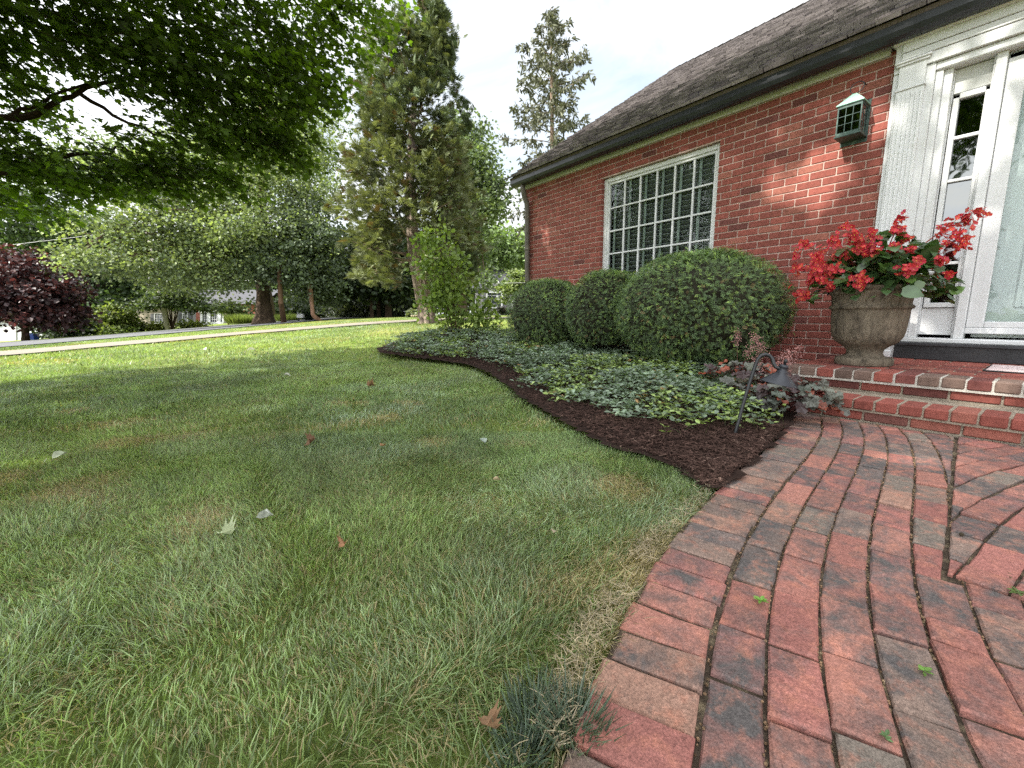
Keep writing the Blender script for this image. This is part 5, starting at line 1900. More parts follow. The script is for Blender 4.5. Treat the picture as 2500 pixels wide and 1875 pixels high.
# ---- sparse spruce behind the house
dS = 26.0
sp_b = at(1352, 780, dS)
sp_b[2] = .5
spr = thing('spruce_tree', 'sparse spruce with drooping grey-green branches standing behind the house roof', 'tree', tuple(sp_b))
g = Geo()
f_ = Geo()
tp = at(1345, 18, dS)
g.tube([sp_b, sp_b + (tp - sp_b) * .4, sp_b + (tp - sp_b) * .7, tp], [.24, .17, .10, .015], 8, (2.2, 2.1, 2.1), cap=False)
MSPR = leafmat('spruce_tuft', rough=.7, spec=.15, trans=.12, tcol=(1.2, 1.2, .6), var=.2)
spike = np.array([[-.06, 0, 0], [.06, 0, 0], [.10, .55, .04], [0, 1, 0], [-.10, .55, .04]])
spF = [np.array([[0, 1, 2, 4]]), np.array([[4, 2, 3]])]
H = tp[2] - sp_b[2]
nb = 74
for k in range(nb):
    f = .22 + .77 * (k / nb) ** .9
    y = 780 + (18 - 780) * f
    hwp = np.interp(y, [18, 60, 130, 170, 240, 330, 420, 520, 640], [8, 40, 78, 92, 108, 132, 140, 130, 110])
    L = hwp * dS / FOC * RG.uniform(.5, 1.08)
    a = k * 2.4 + RG.normal(0, .3)
    o_ = math.cos(a) * HR + math.sin(a) * HF
    s = sp_b + (tp - sp_b) * f
    rise = .28 if f > .55 else .10
    P = [s, s + o_ * L * .35 + HU * L * rise * .35, s + o_ * L * .7 + HU * L * rise * .45, s + o_ * L + HU * L * (rise - .05)]
    limb(g, P, .034 * (1.1 - f) + .012, .006, 5, tint=(1.7, 1.6, 1.6), wob=.02)
    m = int(8 + 26 * L / 3 * (1.0 if f > .5 else .45))
    u = RG.uniform(.12, 1, m) ** .8
    base = np.stack([np.interp(u, [0, .35, .7, 1], [q[i] for q in P]) for i in range(3)], 1)
    side = np.cross(o_, HU)
    q = base + side * RG.normal(0, .20 * L / 3 + .08, m)[:, None] + HU * RG.normal(-.10, .10, m)[:, None]
    k2 = 5
    qq = np.repeat(q, k2, 0) + RG.normal(0, .05, (m * k2, 3))
    axl = norm(o_ * .35 + HU * -.55 + RG.normal(0, .6, (m * k2, 3)))
    tn = np.where(f > .5, 1.0, .9) * np.array([.125, .130, .090]) * RG.uniform(.5, 1.5, (m * k2, 1))
    f_.scatter(spike, spF, qq, frames(axl, rnd(m * k2), np.stack([RG.uniform(.35, .6, m * k2), RG.uniform(.18, .40, m * k2), np.full(m * k2, .4)], -1)), tn)
g.build('trunk', MBARK, spr)
f_.build('foliage', MSPR, spr)

# ---- unseen tree added further left, so the window glass mirrors dark leaves
b = np.array([-13.5, 19.0, gz(-13.5, 19.0)])
tree('reflection_tree', 'round green tree added out of view on the left for the house window to mirror', b, [b + [0, 0, 2], b + [0, 0, 4], b + [.2, 0, 6]], .25, .12,
     [(b + np.array([0, 0, 5.2]), np.array([3.8, 3.6, 3.8]), 1.0), (b + np.array([-3, 2.5, 3.5]), np.array([3, 2.4, 3]), 1.0), (b + np.array([2.5, -3.5, 3.0]), np.array([2.4, 2.2, 2.4]), 1.0)], 6000, .34, (.035, .05, .025), MLEAF, MBARK, cl=.6, per=20)

# ---- the big oak by the road
ob = np.array([3.98, 29.2, gz(3.98, 29.2)])
dO = 25.3
tree('oak_tree', 'massive oak with a thick dark trunk and wide pale green crown beside the road', ob,
     [at(643, 740, dO), at(641, 690, dO), at(638, 560, dO), at(640, 400, dO), at(640, 230, dO)], .44, .17,
     [lobe(430, 545, 21, 190, 60, 2.2, 1.1), lobe(300, 560, 20.5, 130, 55, 1.6, 1.2), lobe(250, 640, 20, 110, 42, 1.3, 1.3), lobe(380, 650, 21, 130, 48, 1.6, 1.2), lobe(190, 625, 20, 50, 26, 1.0, 1.2),
      lobe(330, 470, 21, 150, 55, 1.8), lobe(520, 470, 22, 130, 80, 2.2), lobe(510, 600, 22.5, 95, 80, 2, 1.2), lobe(620, 560, 22.5, 110, 100, 2.5, 1.1), lobe(720, 590, 24, 100, 90, 2.4, 1.1), lobe(640, 430, 25, 150, 110, 3),
      lobe(740, 480, 25, 95, 110, 2.6), lobe(600, 330, 26, 160, 90, 3, 1.0), lobe(740, 340, 26, 90, 90, 2.4, 1.0), lobe(430, 400, 24, 130, 70, 2.4, 1.0), lobe(270, 420, 23, 110, 60, 2, 1.0), lobe(560, 680, 23, 80, 45, 1.6, .9), lobe(460, 690, 22, 80, 35, 1.4, .9), lobe(730, 670, 25, 75, 45, 1.6, 1.0), lobe(640, 240, 27, 130, 70, 2.6, .6)],
     52000, .135, (.19, .235, .145), MLEAF, MBARK, cl=.42, per=26, flat=.45, bt=(1.1, 1.05, 1.0), flare=1.6, light=(.25, .30, .13), lightp=.5)

tb = np.array([5.5, 36.0, gz(5.5, 36.0)])
tree('airy_tree', 'tall airy pale green tree rising behind the oak crown, sky glinting through it', tb, [at(655, 700, 31), at(650, 560, 31), at(640, 430, 31)], .22, .10,
     [lobe(290, 400, 30, 150, 75, 3), lobe(480, 400, 30, 140, 80, 3), lobe(640, 380, 30, 120, 100, 3), lobe(770, 400, 30, 70, 100, 2.6), lobe(140, 420, 30, 110, 60, 3), lobe(730, 280, 31, 110, 90, 3, .8)],
     15000, .17, (.15, .19, .115), MLEAF, MBARK, cl=.6, per=24, flat=.45, light=(.20, .25, .12), lightp=.4)

# ---- more trees beyond the walk, each with its own trunk
tree('hemlock_tree', 'slim dark trunk and drooping dark foliage directly right of the big oak trunk', np.array([4.6, 26.6, gz(4.6, 26.6)]),
     [at(686, 740, 22.6), at(683, 690, 22.6), at(680, 630, 22.6)], .15, .08,
     [lobe(690, 640, 23, 80, 60, 1.6), lobe(770, 610, 24, 70, 70, 1.6), lobe(760, 690, 24, 70, 38, 1.3), lobe(650, 640, 24, 70, 60, 1.5)], 10000, .15, (.115, .150, .095), MLEAF, MBARK, cl=.34, per=26, flat=.4, droop=.6, bt=(1.1, .9, .8))
tree('pine_tree', 'bare reddish pine trunk with dark drooping boughs left of the small white shed', np.array([6.3, 25.6, gz(6.3, 25.6)]),
     [at(764, 770, 23.5), at(761, 735, 23.5), at(758, 690, 23.5), at(756, 640, 23.5)], .12, .07,
     [lobe(760, 560, 24.5, 75, 80, 1.7), lobe(800, 660, 25, 50, 70, 1.5), lobe(740, 640, 24, 60, 60, 1.3), lobe(790, 720, 25, 45, 28, 1.0)], 9000, .15, (.118, .152, .098), MLEAF, surf('pine_bark', (.24, .13, .085), bump=1, bscale=12, var=.4, vec=(1, 1, .25)), cl=.34, per=26, flat=.4, droop=.6)
shade_tr = 'shaded trees behind the walk'
for px, d, lab, lb in ((908, 27, 'leftmost slim trunk of the dark shaded grove left of the cedar', [lobe(880, 690, 27, 60, 45, 1.8), lobe(900, 620, 29, 70, 60, 2.0)]),
                       (925, 29, 'thin middle trunk of the dark shaded grove left of the cedar', [lobe(930, 680, 29, 55, 48, 1.8), lobe(960, 600, 31, 70, 70, 2.2)]),
                       (949, 27.5, 'thickest trunk of the dark shaded grove left of the cedar', [lobe(970, 690, 27.5, 60, 45, 1.8), lobe(1010, 640, 29, 60, 60, 2.0)])):
    b = at(px, 776, d)
    b[2] = gz(b[0], b[1])
    tree('shade_tree', lab, b, [at(px - 1, 740, d), at(px - 3, 690, d), at(px - 2, 600, d)], .13 if px != 949 else .24, .08, lb, 3800, .28, (.030, .046, .022), MLEAF, MBARK, group=shade_tr, cl=.42, per=24, bt=(.55, .5, .48),
         light=(.17, .20, .12), lightp=.05)
b = at(1130, 775, 21)
b[2] = gz(b[0], b[1])
tree('broadleaf_tree', 'broad green tree right behind the cedar, its edge drooping beside the sky', b, [at(1125, 700, 21), at(1120, 560, 21), at(1110, 400, 21)], .26, .10,
     [lobe(1100, 420, 21, 90, 90, 2), lobe(1170, 420, 20.5, 55, 60, 1.3), lobe(1190, 500, 20.5, 55, 50, 1.2, 1.1), lobe(1130, 540, 20.5, 80, 60, 1.6), lobe(1140, 340, 21.5, 55, 60, 1.4), lobe(1100, 620, 21, 80, 60, 1.6), lobe(1150, 610, 20.5, 50, 50, 1.2), lobe(1185, 680, 20, 32, 20, .8, .8), lobe(1090, 700, 21, 50, 45, 1.2), lobe(1215, 455, 20.3, 26, 26, .7)],
     22000, .14, (.125, .165, .090), MLEAF, MBARK, cl=.34, per=26, light=(.17, .22, .11), lightp=.35)
for px, py, d, lab, lb, n_, col in (
        (1195, 770, 42, 'pale green tree rising behind the grey house across the street', [lobe(1190, 590, 42, 70, 60, 3), lobe(1250, 610, 42, 50, 50, 2.5), lobe(1150, 620, 43, 60, 60, 3)], 5200, (.105, .145, .062)),
        (1300, 770, 46, 'yellow-green tree behind the corner of the brick house', [lobe(1280, 620, 46, 45, 45, 2.5), lobe(1330, 640, 46, 60, 50, 3)], 3000, (.14, .17, .05)),
        (60, 780, 44, 'dark green tree with a bent bare branch behind the purple tree', [lobe(60, 560, 44, 130, 80, 5), lobe(-60, 560, 44, 120, 110, 5), lobe(40, 480, 46, 110, 60, 4, .8), lobe(150, 600, 46, 90, 70, 4)], 8500, (.040, .062, .026)),
        (240, 790, 40, 'dark spreading tree behind the yellow-green shrub', [lobe(230, 660, 40, 80, 60, 3), lobe(210, 740, 38, 80, 45, 2.4), lobe(300, 700, 42, 80, 50, 3), lobe(170, 560, 44, 70, 60, 3)], 6500, (.028, .044, .020)),
        (360, 780, 55, 'mid green tree behind the stone and brick house', [lobe(380, 680, 55, 110, 60, 4), lobe(500, 690, 55, 100, 60, 4), lobe(610, 700, 55, 80, 50, 4)], 6000, (.060, .085, .035))):
    b = at(px, py, d)
    b[2] = gz(b[0], b[1])
    c0 = lb[0][0]
    tree('distant_tree', lab, b, [b + (c0 - b) * .4, b + (c0 - b) * .8, c0], .22, .10, lb, n_, .33, tuple(np.array(col) * 1.5), MLEAF, MBARK, group='trees beyond the street', cl=.7, per=22, light=tuple(np.array(col) * 2.4), lightp=.25)

# far wood closing the horizon
g = Geo()
for px in range(-900, 2700, 60):
    if 1290 < px < 1500:
        top_ = 640
    else:
        top_ = 560 if px < 900 else 640
    d = 85
    leaves(g, [lobe(px, (top_ + 775) / 2 + RG.uniform(-15, 15), d + RG.uniform(-8, 8), 55, (775 - top_) / 2, 5)], 1100, 1.0, (.050, .068, .036), cl=1.5, per=22, vary=.5)
tag(g.build('far_wood', MLEAF), 'distant green woods closing the horizon behind the houses', 'wood', kind='stuff')

# ---- purple tree
b = np.array([-6.53, 33.62, gz(-6.53, 33.62)])
dP = 22.4
tree('purple_tree', 'dense purple-leaved tree at the left edge beside the white garage', b, [at(61, 800, dP), at(60, 770, dP), at(55, 700, dP)], .17, .08,
     [lobe(60, 690, dP, 95, 70, 2.2), lobe(-40, 710, dP, 110, 85, 2.2), lobe(130, 720, dP, 75, 55, 1.6), lobe(60, 755, dP, 110, 38, 1.8), lobe(165, 765, dP, 45, 24, 1.0), lobe(30, 640, dP, 60, 32, 1.2), lobe(110, 780, dP, 60, 22, 1.2)],
     11500, .20, (.040, .022, .024), MPLUM, MBARK, cl=.30, per=24, light=(.12, .055, .05), lightp=.22, up=1.0, bt=(.5, .45, .42))

# ---- shrub rose-of-sharon-like bush at the end of the bed
bb = np.array([3.65, 6.32, gz(3.65, 6.32)])
dB = 7.15
bush = thing('upright_shrub', 'open upright green shrub with several stems at the end of the bed', 'shrub', tuple(bb))
g = Geo()
lbs = [lobe(1055, 590, dB, 38, 30, .28, 1.0), lobe(1090, 640, dB, 52, 40, .34), lobe(1040, 650, dB, 34, 24, .22, .8), lobe(1110, 710, dB, 62, 44, .38), lobe(1060, 740, dB, 42, 34, .30), lobe(1160, 765, dB, 48, 34, .30), lobe(1130, 785, dB, 62, 22, .34, .5), lobe(1190, 750, dB, 26, 22, .2, .7), lobe(1075, 690, dB, 46, 34, .30),
       lobe(1078, 560, dB, 22, 16, .16, .7), lobe(1190, 790, dB, 30, 18, .2, .6)]
leaves(g, lbs, 2250, .072, (.165, .235, .060), cl=.075, per=9, flat=.8, up=.5, droop=.0, tmpl=(OVAL, OVALF), light=(.21, .28, .065), lightp=.35, shell=.6)
g.build('foliage', MLEAF, bush, smooth=True)
g = Geo()
for tx, ty, r in ((1040, 660, .013), (1062, 560, .015), (1095, 600, .015), (1120, 640, .013), (1165, 720, .012), (1195, 760, .010), (1020, 690, .010), (1130, 700, .012), (1075, 700, .011), (1150, 770, .010)):
    e = at(tx, ty, dB + RG.normal(0, .12))
    m_ = bb + (e - bb) * .5 + np.array([0, 0, .12]) + HR * RG.normal(0, .04)
    limb(g, [bb + [RG.normal(0, .03), RG.normal(0, .03), -.05], m_, e], r, r * .3, 6, tint=(.9, .8, .7), wob=.012)
g.build('stems', MBARK, bush)

# ------------------------------------------------------------------ across the street
MSTN = surf('fieldstone', (.36, .31, .25), rough=.95, var=.4, vscale=4, bump=1, bscale=8)
MBR2 = surf('far_brick', (.26, .09, .065), rough=.9, var=.3, vscale=12)
MSIDE = surf('grey_siding', (.24, .235, .235), rough=.7, var=.06)
MWSIDE = surf('white_siding', (.50, .51, .53), rough=.6, var=.04)
MSHUT = surf('dark_shutter', (.10, .10, .11), rough=.6, var=.1)
MASPH = surf('grey_shingles', (.085, .085, .094), rough=.9, var=.25, vscale=6)
MWIN = surf('far_window_glass', (.03, .035, .04), rough=.12, spec=.6, var=.3, vscale=2)


class Facade:
    """boxes on a house front given in photo pixels at one depth"""

    def __init__(self, px0, d, rot=0.0):
        self.d = d
        self.px0 = px0

    def P(self, px, py, back=0.0):
        p = at(px, py, self.d)
        return p + HF * back

    def box(self, g, x0, y0, x1, y1, b0, b1, mat=0, tint=(1, 1, 1)):
        V = []
        for b in (b0, b1):
            for x, y in ((x0, y1), (x1, y1), (x1, y0), (x0, y0)):
                V.append(self.P(x, y, b))
        g.add(V, np.array([[0, 1, 2, 3], [7, 6, 5, 4], [0, 4, 5, 1], [1, 5, 6, 2], [2, 6, 7, 3], [3, 7, 4, 0]]), tint, mat)


def far_window(F, par, x0, y0, x1, y1, nx, ny, fw=1.6):
    g = Geo()
    for a in ((x0, y0, x0 + fw, y1), (x1 - fw, y0, x1, y1), (x0 + fw, y0, x1 - fw, y0 + fw), (x0 + fw, y1 - fw, x1 - fw, y1)):
        F.box(g, *a, -.10, .05)
    for i in range(1, nx):
        x = x0 + (x1 - x0) * i / nx
        F.box(g, x - .3, y0 + fw, x + .3, y1 - fw, -.07, .0)
    for i in range(1, ny):
        y = y0 + (y1 - y0) * i / ny
        F.box(g, x0 + fw, y - .3, x1 - fw, y + .3, -.069, .001)
    w = g.build('window', MWHITE, par)
    g = Geo()
    F.box(g, x0 + fw, y0 + fw, x1 - fw, y1 - fw, -.02, .04)
    g.build('pane', MWIN, w)


# left: low stone and brick house
F = Facade(320, 46)
hb = at(440, 798, 46)
h1 = thing('ranch_house', 'low stone and brick house with a white bay window across the street', 'house', tuple(hb))
g = Geo()
F.box(g, 300, 742, 432, 808, 0, 8, 0)
F.box(g, 432, 742, 480, 806, .05, 8, 2)
F.box(g, 480, 742, 500, 804, -.1, 8, 1)
F.box(g, 556, 742, 640, 804, 0, 8, 1)
F.box(g, 500, 742, 556, 762, 0, 8, 1)
g.build('wall', [MSTN, MBR2, MSIDE], h1)
g = Geo()
F.box(g, 497, 758, 558, 763, -.8, .1)
F.box(g, 499, 786, 556, 792, -.7, .1)
for x0, x1 in ((499, 504), (516, 523), (541, 548), (552, 556)):
    F.box(g, x0, 763, x1, 786, -.65, .1)
g.build('bay_frame', MWHITE, h1)
for x0, x1, nx in ((503, 517, 3), (522, 542, 4), (547, 553, 1)):
    g = Geo()
    F.box(g, x0 + 1, 763.5, x1 - 1, 785.5, -.5, -.4, 0)
    for i in range(1, nx):
        x = x0 + (x1 - x0) * i / nx
        F.box(g, x - .3, 763.5, x + .3, 785.5, -.55, -.5, 1)
    for y in (769, 774.5, 780):
        F.box(g, x0 + 1, y - .3, x1 - 1, y + .3, -.56, -.501, 1)
    g.build('bay_window', [MWIN, MWHITE], h1)
for x0, x1 in ((378, 399), (446, 460)):
    far_window(F, h1, x0, 765, x1, 790, 3, 4)
for x0, x1 in ((368, 377), (400, 407), (437, 445), (461, 469)):
    g = Geo()
    F.box(g, x0, 766, x1, 791, -.06, .02)
    g.build('shutter', MSHUT, h1)
g = Geo()
g.add([F.P(292, 744, -.6), F.P(645, 742, -.6), F.P(640, 702, 4), F.P(297, 704, 4)], [[0, 1, 2, 3]])
g.add([F.P(292, 741, 9), F.P(645, 739, 9), F.P(640, 702, 4), F.P(297, 704, 4)], [[0, 1, 2, 3]])
g.build('roof', MASPH, h1)

# right: grey house
F = Facade(1160, 38)
h2 = thing('grey_house', 'grey clapboard house with a white trimmed gable window seen past the brick corner', 'house', tuple(at(1220, 766, 38)))
g = Geo()
for k in range(22):
    y1_ = 772 - k * 3.3
    F.box(g, 1160, y1_ - 3.15, 1340, y1_, .0 - .012 * 1, 6, 0, (RG.uniform(.94, 1.06),) * 3)
    F.box(g, 1160, y1_ - 3.3, 1340, y1_ - 3.15, .03, 6, 0, (.5, .5, .5))
g.add([F.P(1176, 703, -.25), F.P(1236, 703, -.25), F.P(1206, 682, -.25)], [[0, 1, 2]])
F.box(g, 1176, 703, 1236, 770, -.25, 0, 0)
g.build('wall', MSIDE, h2)
g = Geo()
g.add([F.P(1150, 705, -.5), F.P(1345, 705, -.5), F.P(1345, 648, 4), F.P(1172, 648, 4)], [[0, 1, 2, 3]])
g.add([F.P(1172, 702, -.4), F.P(1206, 678, -.4), F.P(1206, 672, 2.5), F.P(1172, 690, 2.5)], [[0, 1, 2, 3]])
g.add([F.P(1240, 702, -.4), F.P(1206, 678, -.4), F.P(1206, 672, 2.5), F.P(1240, 690, 2.5)], [[0, 1, 2, 3]])
g.build('roof', MASPH, h2)
g = Geo()
for a, b in (((1174, 702.5), (1206, 679.5)), ((1238, 702.5), (1206, 679.5))):
    g.add([F.P(*a, -.45), F.P(*b, -.45), F.P(b[0], b[1] + 3.5, -.45), F.P(a[0], a[1] + 3, -.45), F.P(*a, -.26), F.P(*b, -.26), F.P(b[0], b[1] + 3.5, -.26), F.P(a[0], a[1] + 3, -.26)], CUBEF)
F.box(g, 1176, 707.5, 1238, 710.5, -.32, -.251)
F.box(g, 1160, 730, 1162, 770, -.06, .0)
F.box(g, 1249, 712, 1252, 768, -.06, .0)
g.build('trim', MWHITE, h2)
F.d = 37.74
far_window(F, h2, 1187, 711.5, 1227, 752.5, 3, 4, 3.6)
for x0, x1 in ((1179, 1186.5), (1227.5, 1235)):
    g = Geo()
    F.box(g, x0, 712, x1, 752, -.04, .02)
    g.build('shutter', MSHUT, h2)

# small white shed, white garage
F = Facade(800, 45)
sh = thing('white_shed', 'small white outbuilding with a pale roof between the pine trunk and the cedar', 'shed', tuple(at(812, 782, 45)))
g = Geo()
F.box(g, 797, 766, 845, 786, 0, 3)
g.build('wall', MWSIDE, sh)
g = Geo()
g.add([F.P(792, 766.5, -.5), F.P(850, 766.5, -.5), F.P(846, 749, 2), F.P(804, 749, 2)], [[0, 1, 2, 3]])
F.box(g, 792, 766.2, 850, 767.4, -.5, -.3)
g.build('roof', surf('pale_roof', (.26, .25, .26), rough=.8, var=.08), sh)
F = Facade(40, 28)
ga = thing('white_garage', 'white sided garage behind the purple tree trunk at the left edge', 'garage', tuple(at(40, 832, 28)))
g = Geo()
for k in range(20):
    y1_ = 838 - k * 3.1
    F.box(g, -150, y1_ - 2.8, 103, y1_, 0, 5, 0)
    F.box(g, -150, y1_ - 3.1, 103, y1_ - 2.8, .02, 5, 0, (.6, .6, .62))
g.build('wall', MWSIDE, ga)
g = Geo()
for k in range(4):
    F.box(g, 10, 794 + k * 10.5, 41, 803.6 + k * 10.5, -.05, .0, 0, (.95, .9, .92))
g.build('garage_door', MWHITE, ga)
g = Geo()
g.add([F.P(-160, 778, -.4), F.P(110, 778, -.4), F.P(105, 745, 2.5), F.P(-155, 745, 2.5)], [[0, 1, 2, 3]])
g.build('roof', MASPH, ga)
MBIN = surf('blue_plastic', rough=.4, var=.08)
for lab, px, w, h, tn in (('light blue plastic bin beside the purple tree trunk', 72.5, 5, 15, (.05, .22, .62)), ('dark blue plastic bin right of the light blue one', 84, 7, 13, (.02, .07, .42))):
    d = 24
    b = at(px, 829.5, d)
    k = d / FOC
    bn = thing('plastic_bin', lab, 'bin', tuple(b), 'bins by the garage')
    g = Geo()
    V = []
    for z, s in ((0, .82), (h * k, 1.0)):
        for a, c in ((-1, -1), (1, -1), (1, 1), (-1, 1)):
            V.append(b + HR * a * w * k * s + HF * c * w * k * s + HU * z)
    g.add(V, CUBEF, tn)
    g.build('body', MBIN, bn)
    g = Geo()
    V = []
    for z in (h * k, h * k + .03):
        for a, c in ((-1, -1), (1, -1), (1, 1), (-1, 1)):
            V.append(b + HR * a * w * k * 1.08 + HF * c * w * k * 1.08 + HU * z)
    g.add(V, CUBEF, tn)
    g.build('lid', MBIN, bn)

# utility pole, guy wire, cables
MPOLE = surf('grey_pole_wood', (.36, .33, .30), rough=.9, var=.25, vscale=3, vec=(1, 1, .1), bump=.5, bscale=10)
MWIRE = surf('wire', (.45, .45, .45), rough=.5)
pb_ = np.array([-.65, 37.0, gz(-.65, 37.0)])
up_ = thing('utility_pole', 'weathered grey utility pole leaning slightly in front of the stone house', 'pole', tuple(pb_))
topp = at(392, 718, 28.7)
tp2 = pb_ + (topp - pb_) * 3.6
g = Geo()
g.tube([pb_ - [0, 0, .3], topp, tp2], [.155, .14, .11], 12)
g.build('pole', MPOLE, up_, smooth=True)
g = Geo()
g.tube([tp2 - HU * .6 - HR * 1.1, tp2 - HU * .6 + HR * 1.1], .06, 6)
g.build('crossarm', MPOLE, up_)
ga_ = at(314, 806, 28.4)
gw = thing('guy_wire', 'slanting guy wire with a pale guard running down left of the utility pole', 'wire', tuple(ga_))
g = Geo()
g.tube([ga_, at(362, 705, 28.6), topp + (tp2 - topp) * .5], .018, 5)
g.build('cable', MWIRE, gw)
g = Geo()
g.tube([ga_ + (at(362, 705, 28.6) - ga_) * .02, ga_ + (at(362, 705, 28.6) - ga_) * .42], .05, 6, (1.6, 1.5, .9))
g.build('guard', MWIRE, gw)
for lab, A in (('thin overhead cable crossing in front of the dark trees above the purple tree', [at(-700, 650, 29), at(0, 601, 29), at(203, 577, 29), at(330, 560, 28.8)]),
               ('thin pale overhead cable crossing the dark grove left of the cedar', [at(560, 684, 29), at(735, 689, 28), at(985, 695, 27), at(1300, 690, 27)])):
    g = Geo()
    g.tube(A, .011, 5, (1.2, 1.2, 1.2))
    tag(g.build('overhead_cable', MWIRE, None, tuple(A[0])), lab, 'cable')

# mailbox
mb = np.array([5.67, 27.07, gz(5.67, 27.07)])
dm_ = 24.6
mbx = thing('mailbox', 'white mailbox on a dark post beyond the walk right of the oak', 'mailbox', tuple(mb))
g = Geo()
c = at(734, 771.5, dm_)
th = np.linspace(0, PI, 9)
w_, l_ = .12, .17
sec = [(-w_, -.10), (w_, -.10)] + [(w_ * math.cos(a), .02 + .10 * math.sin(a)) for a in th]
A = [c - HR * l_ + HF * x + HU * z for x, z in sec]
Bv = [c + HR * l_ + HF * x + HU * z for x, z in sec]
k = len(sec)
g.add(A + Bv, [[i, (i + 1) % k, k + (i + 1) % k, k + i] for i in range(k)])
g.poly(A)
g.poly(Bv)
g.build('box', MWHITE, mbx)
g = Geo()
b = at(729, 784, dm_)
g.tube([b - [0, 0, .1], at(729, 776, dm_)], .045, 8)
g.tube([at(727.5, 776, dm_), at(727.5, 763, dm_)], .035, 8, (14, 14, 14))
g.build('post', MBLACK, mbx)

# lamp post in front of the grey house
b = at(1215, 767, 33)
lp_ = thing('lamp_post', 'slim dark lamp post with a small pale lantern before the grey house window', 'lamp post', tuple(b))
g = Geo()
g.tube([b - [0, 0, .3], at(1215, 733, 33)], .035, 8, (2, 2, 2))
g.build('post', MBLACK, lp_)
g = Geo()
c = at(1215, 728, 33)
g.lathe([(0, -.16), (.07, -.15), (.11, .08), (.14, .09), (.04, .18), (0, .2)], c, 8)
g.build('lamp_head', MWHITE, lp_)

# ---- yard plants across the street
def clump(label, px, py, d, rpx, rpy, n, size, col, light, name='garden_shrub', cat='shrub', per=14, **kw):
    b = at(px, py + rpy, d)
    t = thing(name, label, cat, tuple(b))
    g = Geo()
    leaves(g, [lobe(px, py, d, rpx, rpy, rpx * d / FOC)], n, size, col, cl=rpx * d / FOC * .22, per=per, light=light, lightp=.5, shell=.4, **kw)
    g.build('foliage', MLEAF, t)
    g = Geo()
    for k in range(7):
        e = sample(lobe(px, py, d, rpx * .7, rpy * .7, .3), 1)[0]
        limb(g, [b - [0, 0, .1], (b + e) / 2 + [0, 0, .05], e], .03, .008, 4)
    g.build('stems', MBARK, t)
    return t


clump('bright yellow-green rounded shrub left of the guy wire', 283, 778, 27.8, 36, 34, 2200, .17, (.13, .17, .05), (.22, .26, .09))
clump('dark green hedge between the purple tree and the yellow-green shrub', 175, 796, 27, 62, 28, 2600, .17, (.030, .046, .022), (.05, .075, .03), name='hedge')
clump('light green low plants at the foot of the guy wire', 288, 808, 27.3, 32, 9, 700, .15, (.13, .18, .06), (.2, .25, .1))
clump('brownish green low bush before the stone wall', 345, 800, 29, 22, 10, 600, .14, (.075, .085, .04), (.11, .12, .06))
clump('yellow-green low bush left of the utility pole base', 383, 799, 29, 20, 9, 600, .15, (.17, .21, .05), (.26, .29, .09))
clump('yellow-green leafy clump in front of the brick and shuttered window', 470, 796, 30, 30, 9, 900, .15, (.15, .19, .05), (.25, .28, .09))
clump('pale leafy plant by the low stone edging left of the cedar trunk', 1005, 767, 24, 12, 9, 380, .16, (.13, .16, .08), (.24, .27, .17))
clump('grey-green spreading evergreen right of the white shed', 868, 758, 30, 40, 24, 1700, .2, (.070, .085, .055), (.13, .15, .09))
clump('low dark bush under the grey house window', 1224, 758, 35, 9, 9, 380, .15, (.05, .065, .04), (.13, .10, .11))
clump('low clipped hedge along the grey house wall', 1256, 763, 36, 26, 5, 600, .16, (.045, .065, .035), (.08, .11, .05))
clump('small blue-grey bush right of the mailbox', 750, 770, 26, 12, 12, 500, .14, (.035, .055, .035), (.06, .08, .05))
b = at(1262, 762, 31)
tree('dogwood_tree', 'small pale green layered tree in front of the grey house', b, [at(1261, 740, 31), at(1258, 715, 31), at(1262, 690, 31)], .07, .03,
     [lobe(1262, 690, 31, 34, 30, 1.0), lobe(1240, 705, 31, 26, 16, .8), lobe(1285, 700, 31, 30, 26, .9), lobe(1238, 730, 31, 20, 9, .6, .7), lobe(1265, 670, 31, 22, 12, .7)], 3200, .17, (.16, .21, .075), MLEAF, MBARK, cl=.22, per=18, flat=.3, light=(.24, .29, .12), lightp=.4)
b = at(420, 803, 29)
msb = thing('multi_stem_tree', 'small dark multi-stemmed tree right beside the utility pole', 'tree', tuple(b))
g = Geo()
for ex, ey in ((402, 735), (418, 725), (433, 735), (412, 740), (440, 745)):
    limb(g, [b - [0, 0, .1] + HR * RG.normal(0, .06), at((420 + ex) / 2, 775, 29), at(ex, ey, 29)], .065, .02, 6, tint=(.5, .45, .42))
g.build('trunk', MBARK, msb)
g = Geo()
leaves(g, [lobe(430, 735, 29, 80, 18, 1.6), lobe(360, 745, 28.5, 60, 13, 1.2), lobe(490, 750, 29, 50, 12, 1.2), lobe(430, 712, 29, 70, 18, 1.6)], 4200, .17, (.060, .088, .038), cl=.28, per=20, flat=.25, light=(.13, .17, .08), lightp=.3)
g.build('crown', MLEAF, msb)
b = at(559, 792, 33)
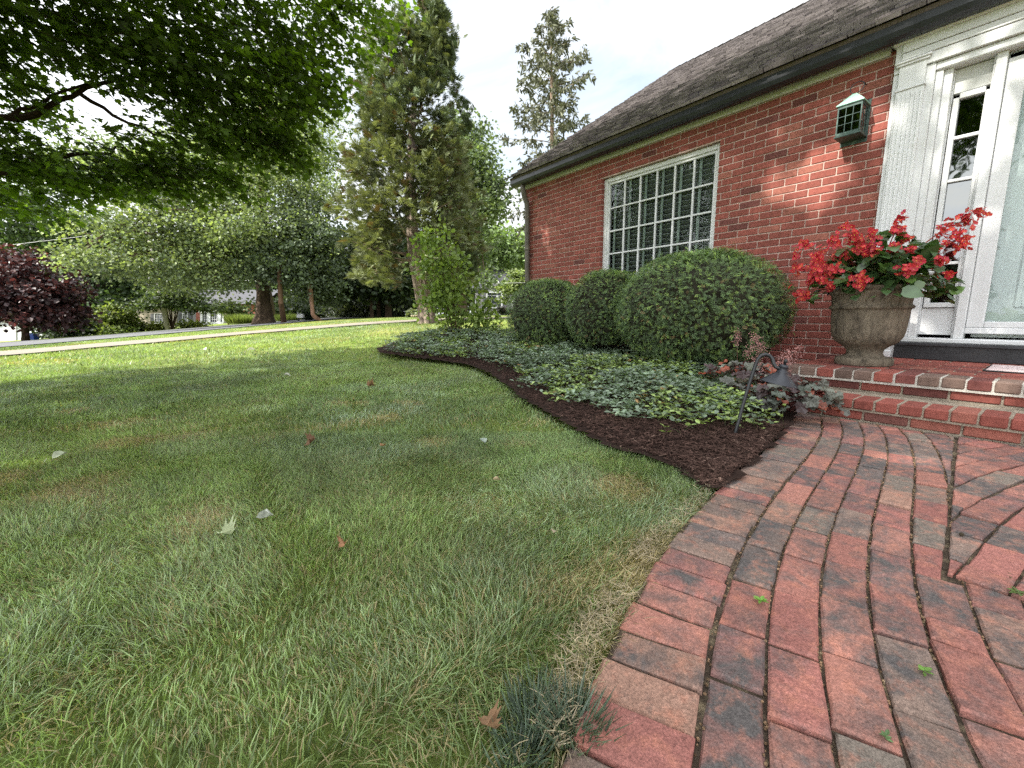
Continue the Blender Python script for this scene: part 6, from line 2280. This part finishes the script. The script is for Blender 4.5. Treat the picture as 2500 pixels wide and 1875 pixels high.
tree('small_red_stem_tree', 'small tree with a curved reddish stem in front of the white bay window', b, [at(553, 778, 33), at(556, 765, 33), at(562, 752, 33)], .06, .03, [lobe(560, 750, 33, 36, 14, 1.0), lobe(575, 765, 33, 20, 9, .8)], 1500, .17, (.10, .13, .06), MLEAF, MBARK, cl=.22, per=16, bt=(2.0, 1.2, .9))


def plume_grass(label, px, py, d, rpx, hpx, n):
    b = at(px, py, d)
    g = Geo()
    k = d / FOC
    a = RG.uniform(0, 2 * PI, n)
    r = RG.uniform(0, 1, n) ** .5
    base = b + (np.cos(a) * r * rpx * k * .6)[:, None] * HR + (np.sin(a) * r * rpx * k * .6)[:, None] * HF
    axl = norm(HU + (np.cos(a) * r * .6)[:, None] * HR + (np.sin(a) * r * .6)[:, None] * HF + RG.normal(0, .16, (n, 3)))
    g.scatter(straw, [np.array([[0, 1, 2, 3]]), np.array([[3, 2, 4]])], base, frames(axl, rnd(n), np.stack([RG.uniform(.03, .05, n), RG.uniform(.7, 1.15, n) * hpx * k, np.full(n, .3)], -1)), np.array([.20, .25, .085]) * RG.uniform(.6, 1.4, (n, 1)))
    tag(g.build('ornamental_grass', MLEAF, None, tuple(b)), label, 'grass clump', 'ornamental grasses by the road')


plume_grass('tall yellow-green grass clump just left of the oak trunk', 585, 790, 29, 40, 24, 1500)
plume_grass('tall yellow-green grass clump right of the oak and its slim neighbour', 705, 787, 29, 36, 21, 1300)

clump('dark thicket filling the shade behind the slim grove trunks', 930, 748, 33, 110, 30, 5200, .24, (.028, .040, .022), (.045, .06, .03), name='thicket', per=20)
clump('dark leafy bushes behind the oak and its slim neighbour', 720, 758, 38, 90, 24, 3600, .26, (.036, .052, .028), (.06, .08, .04), name='thicket', per=20)
# low stone edging by the cedar
g = Geo()
for k in range(5):
    p = at(1006 + k * 5.5, 771 + RG.uniform(-.4, .4), 23.5)
    pv, pf = bevbox(RG.uniform(.11, .15), .1, RG.uniform(.07, .1), .02)
    g.add(pv + p, pf[0], (1, .95, .9))
    g.reuse(pf[1], (1, .95, .9), 0, len(pv))
tag(g.build('stone_edging', MSTN, None, tuple(at(1016, 773, 23.5))), 'short row of low edging stones left of the cedar trunk', 'edging')
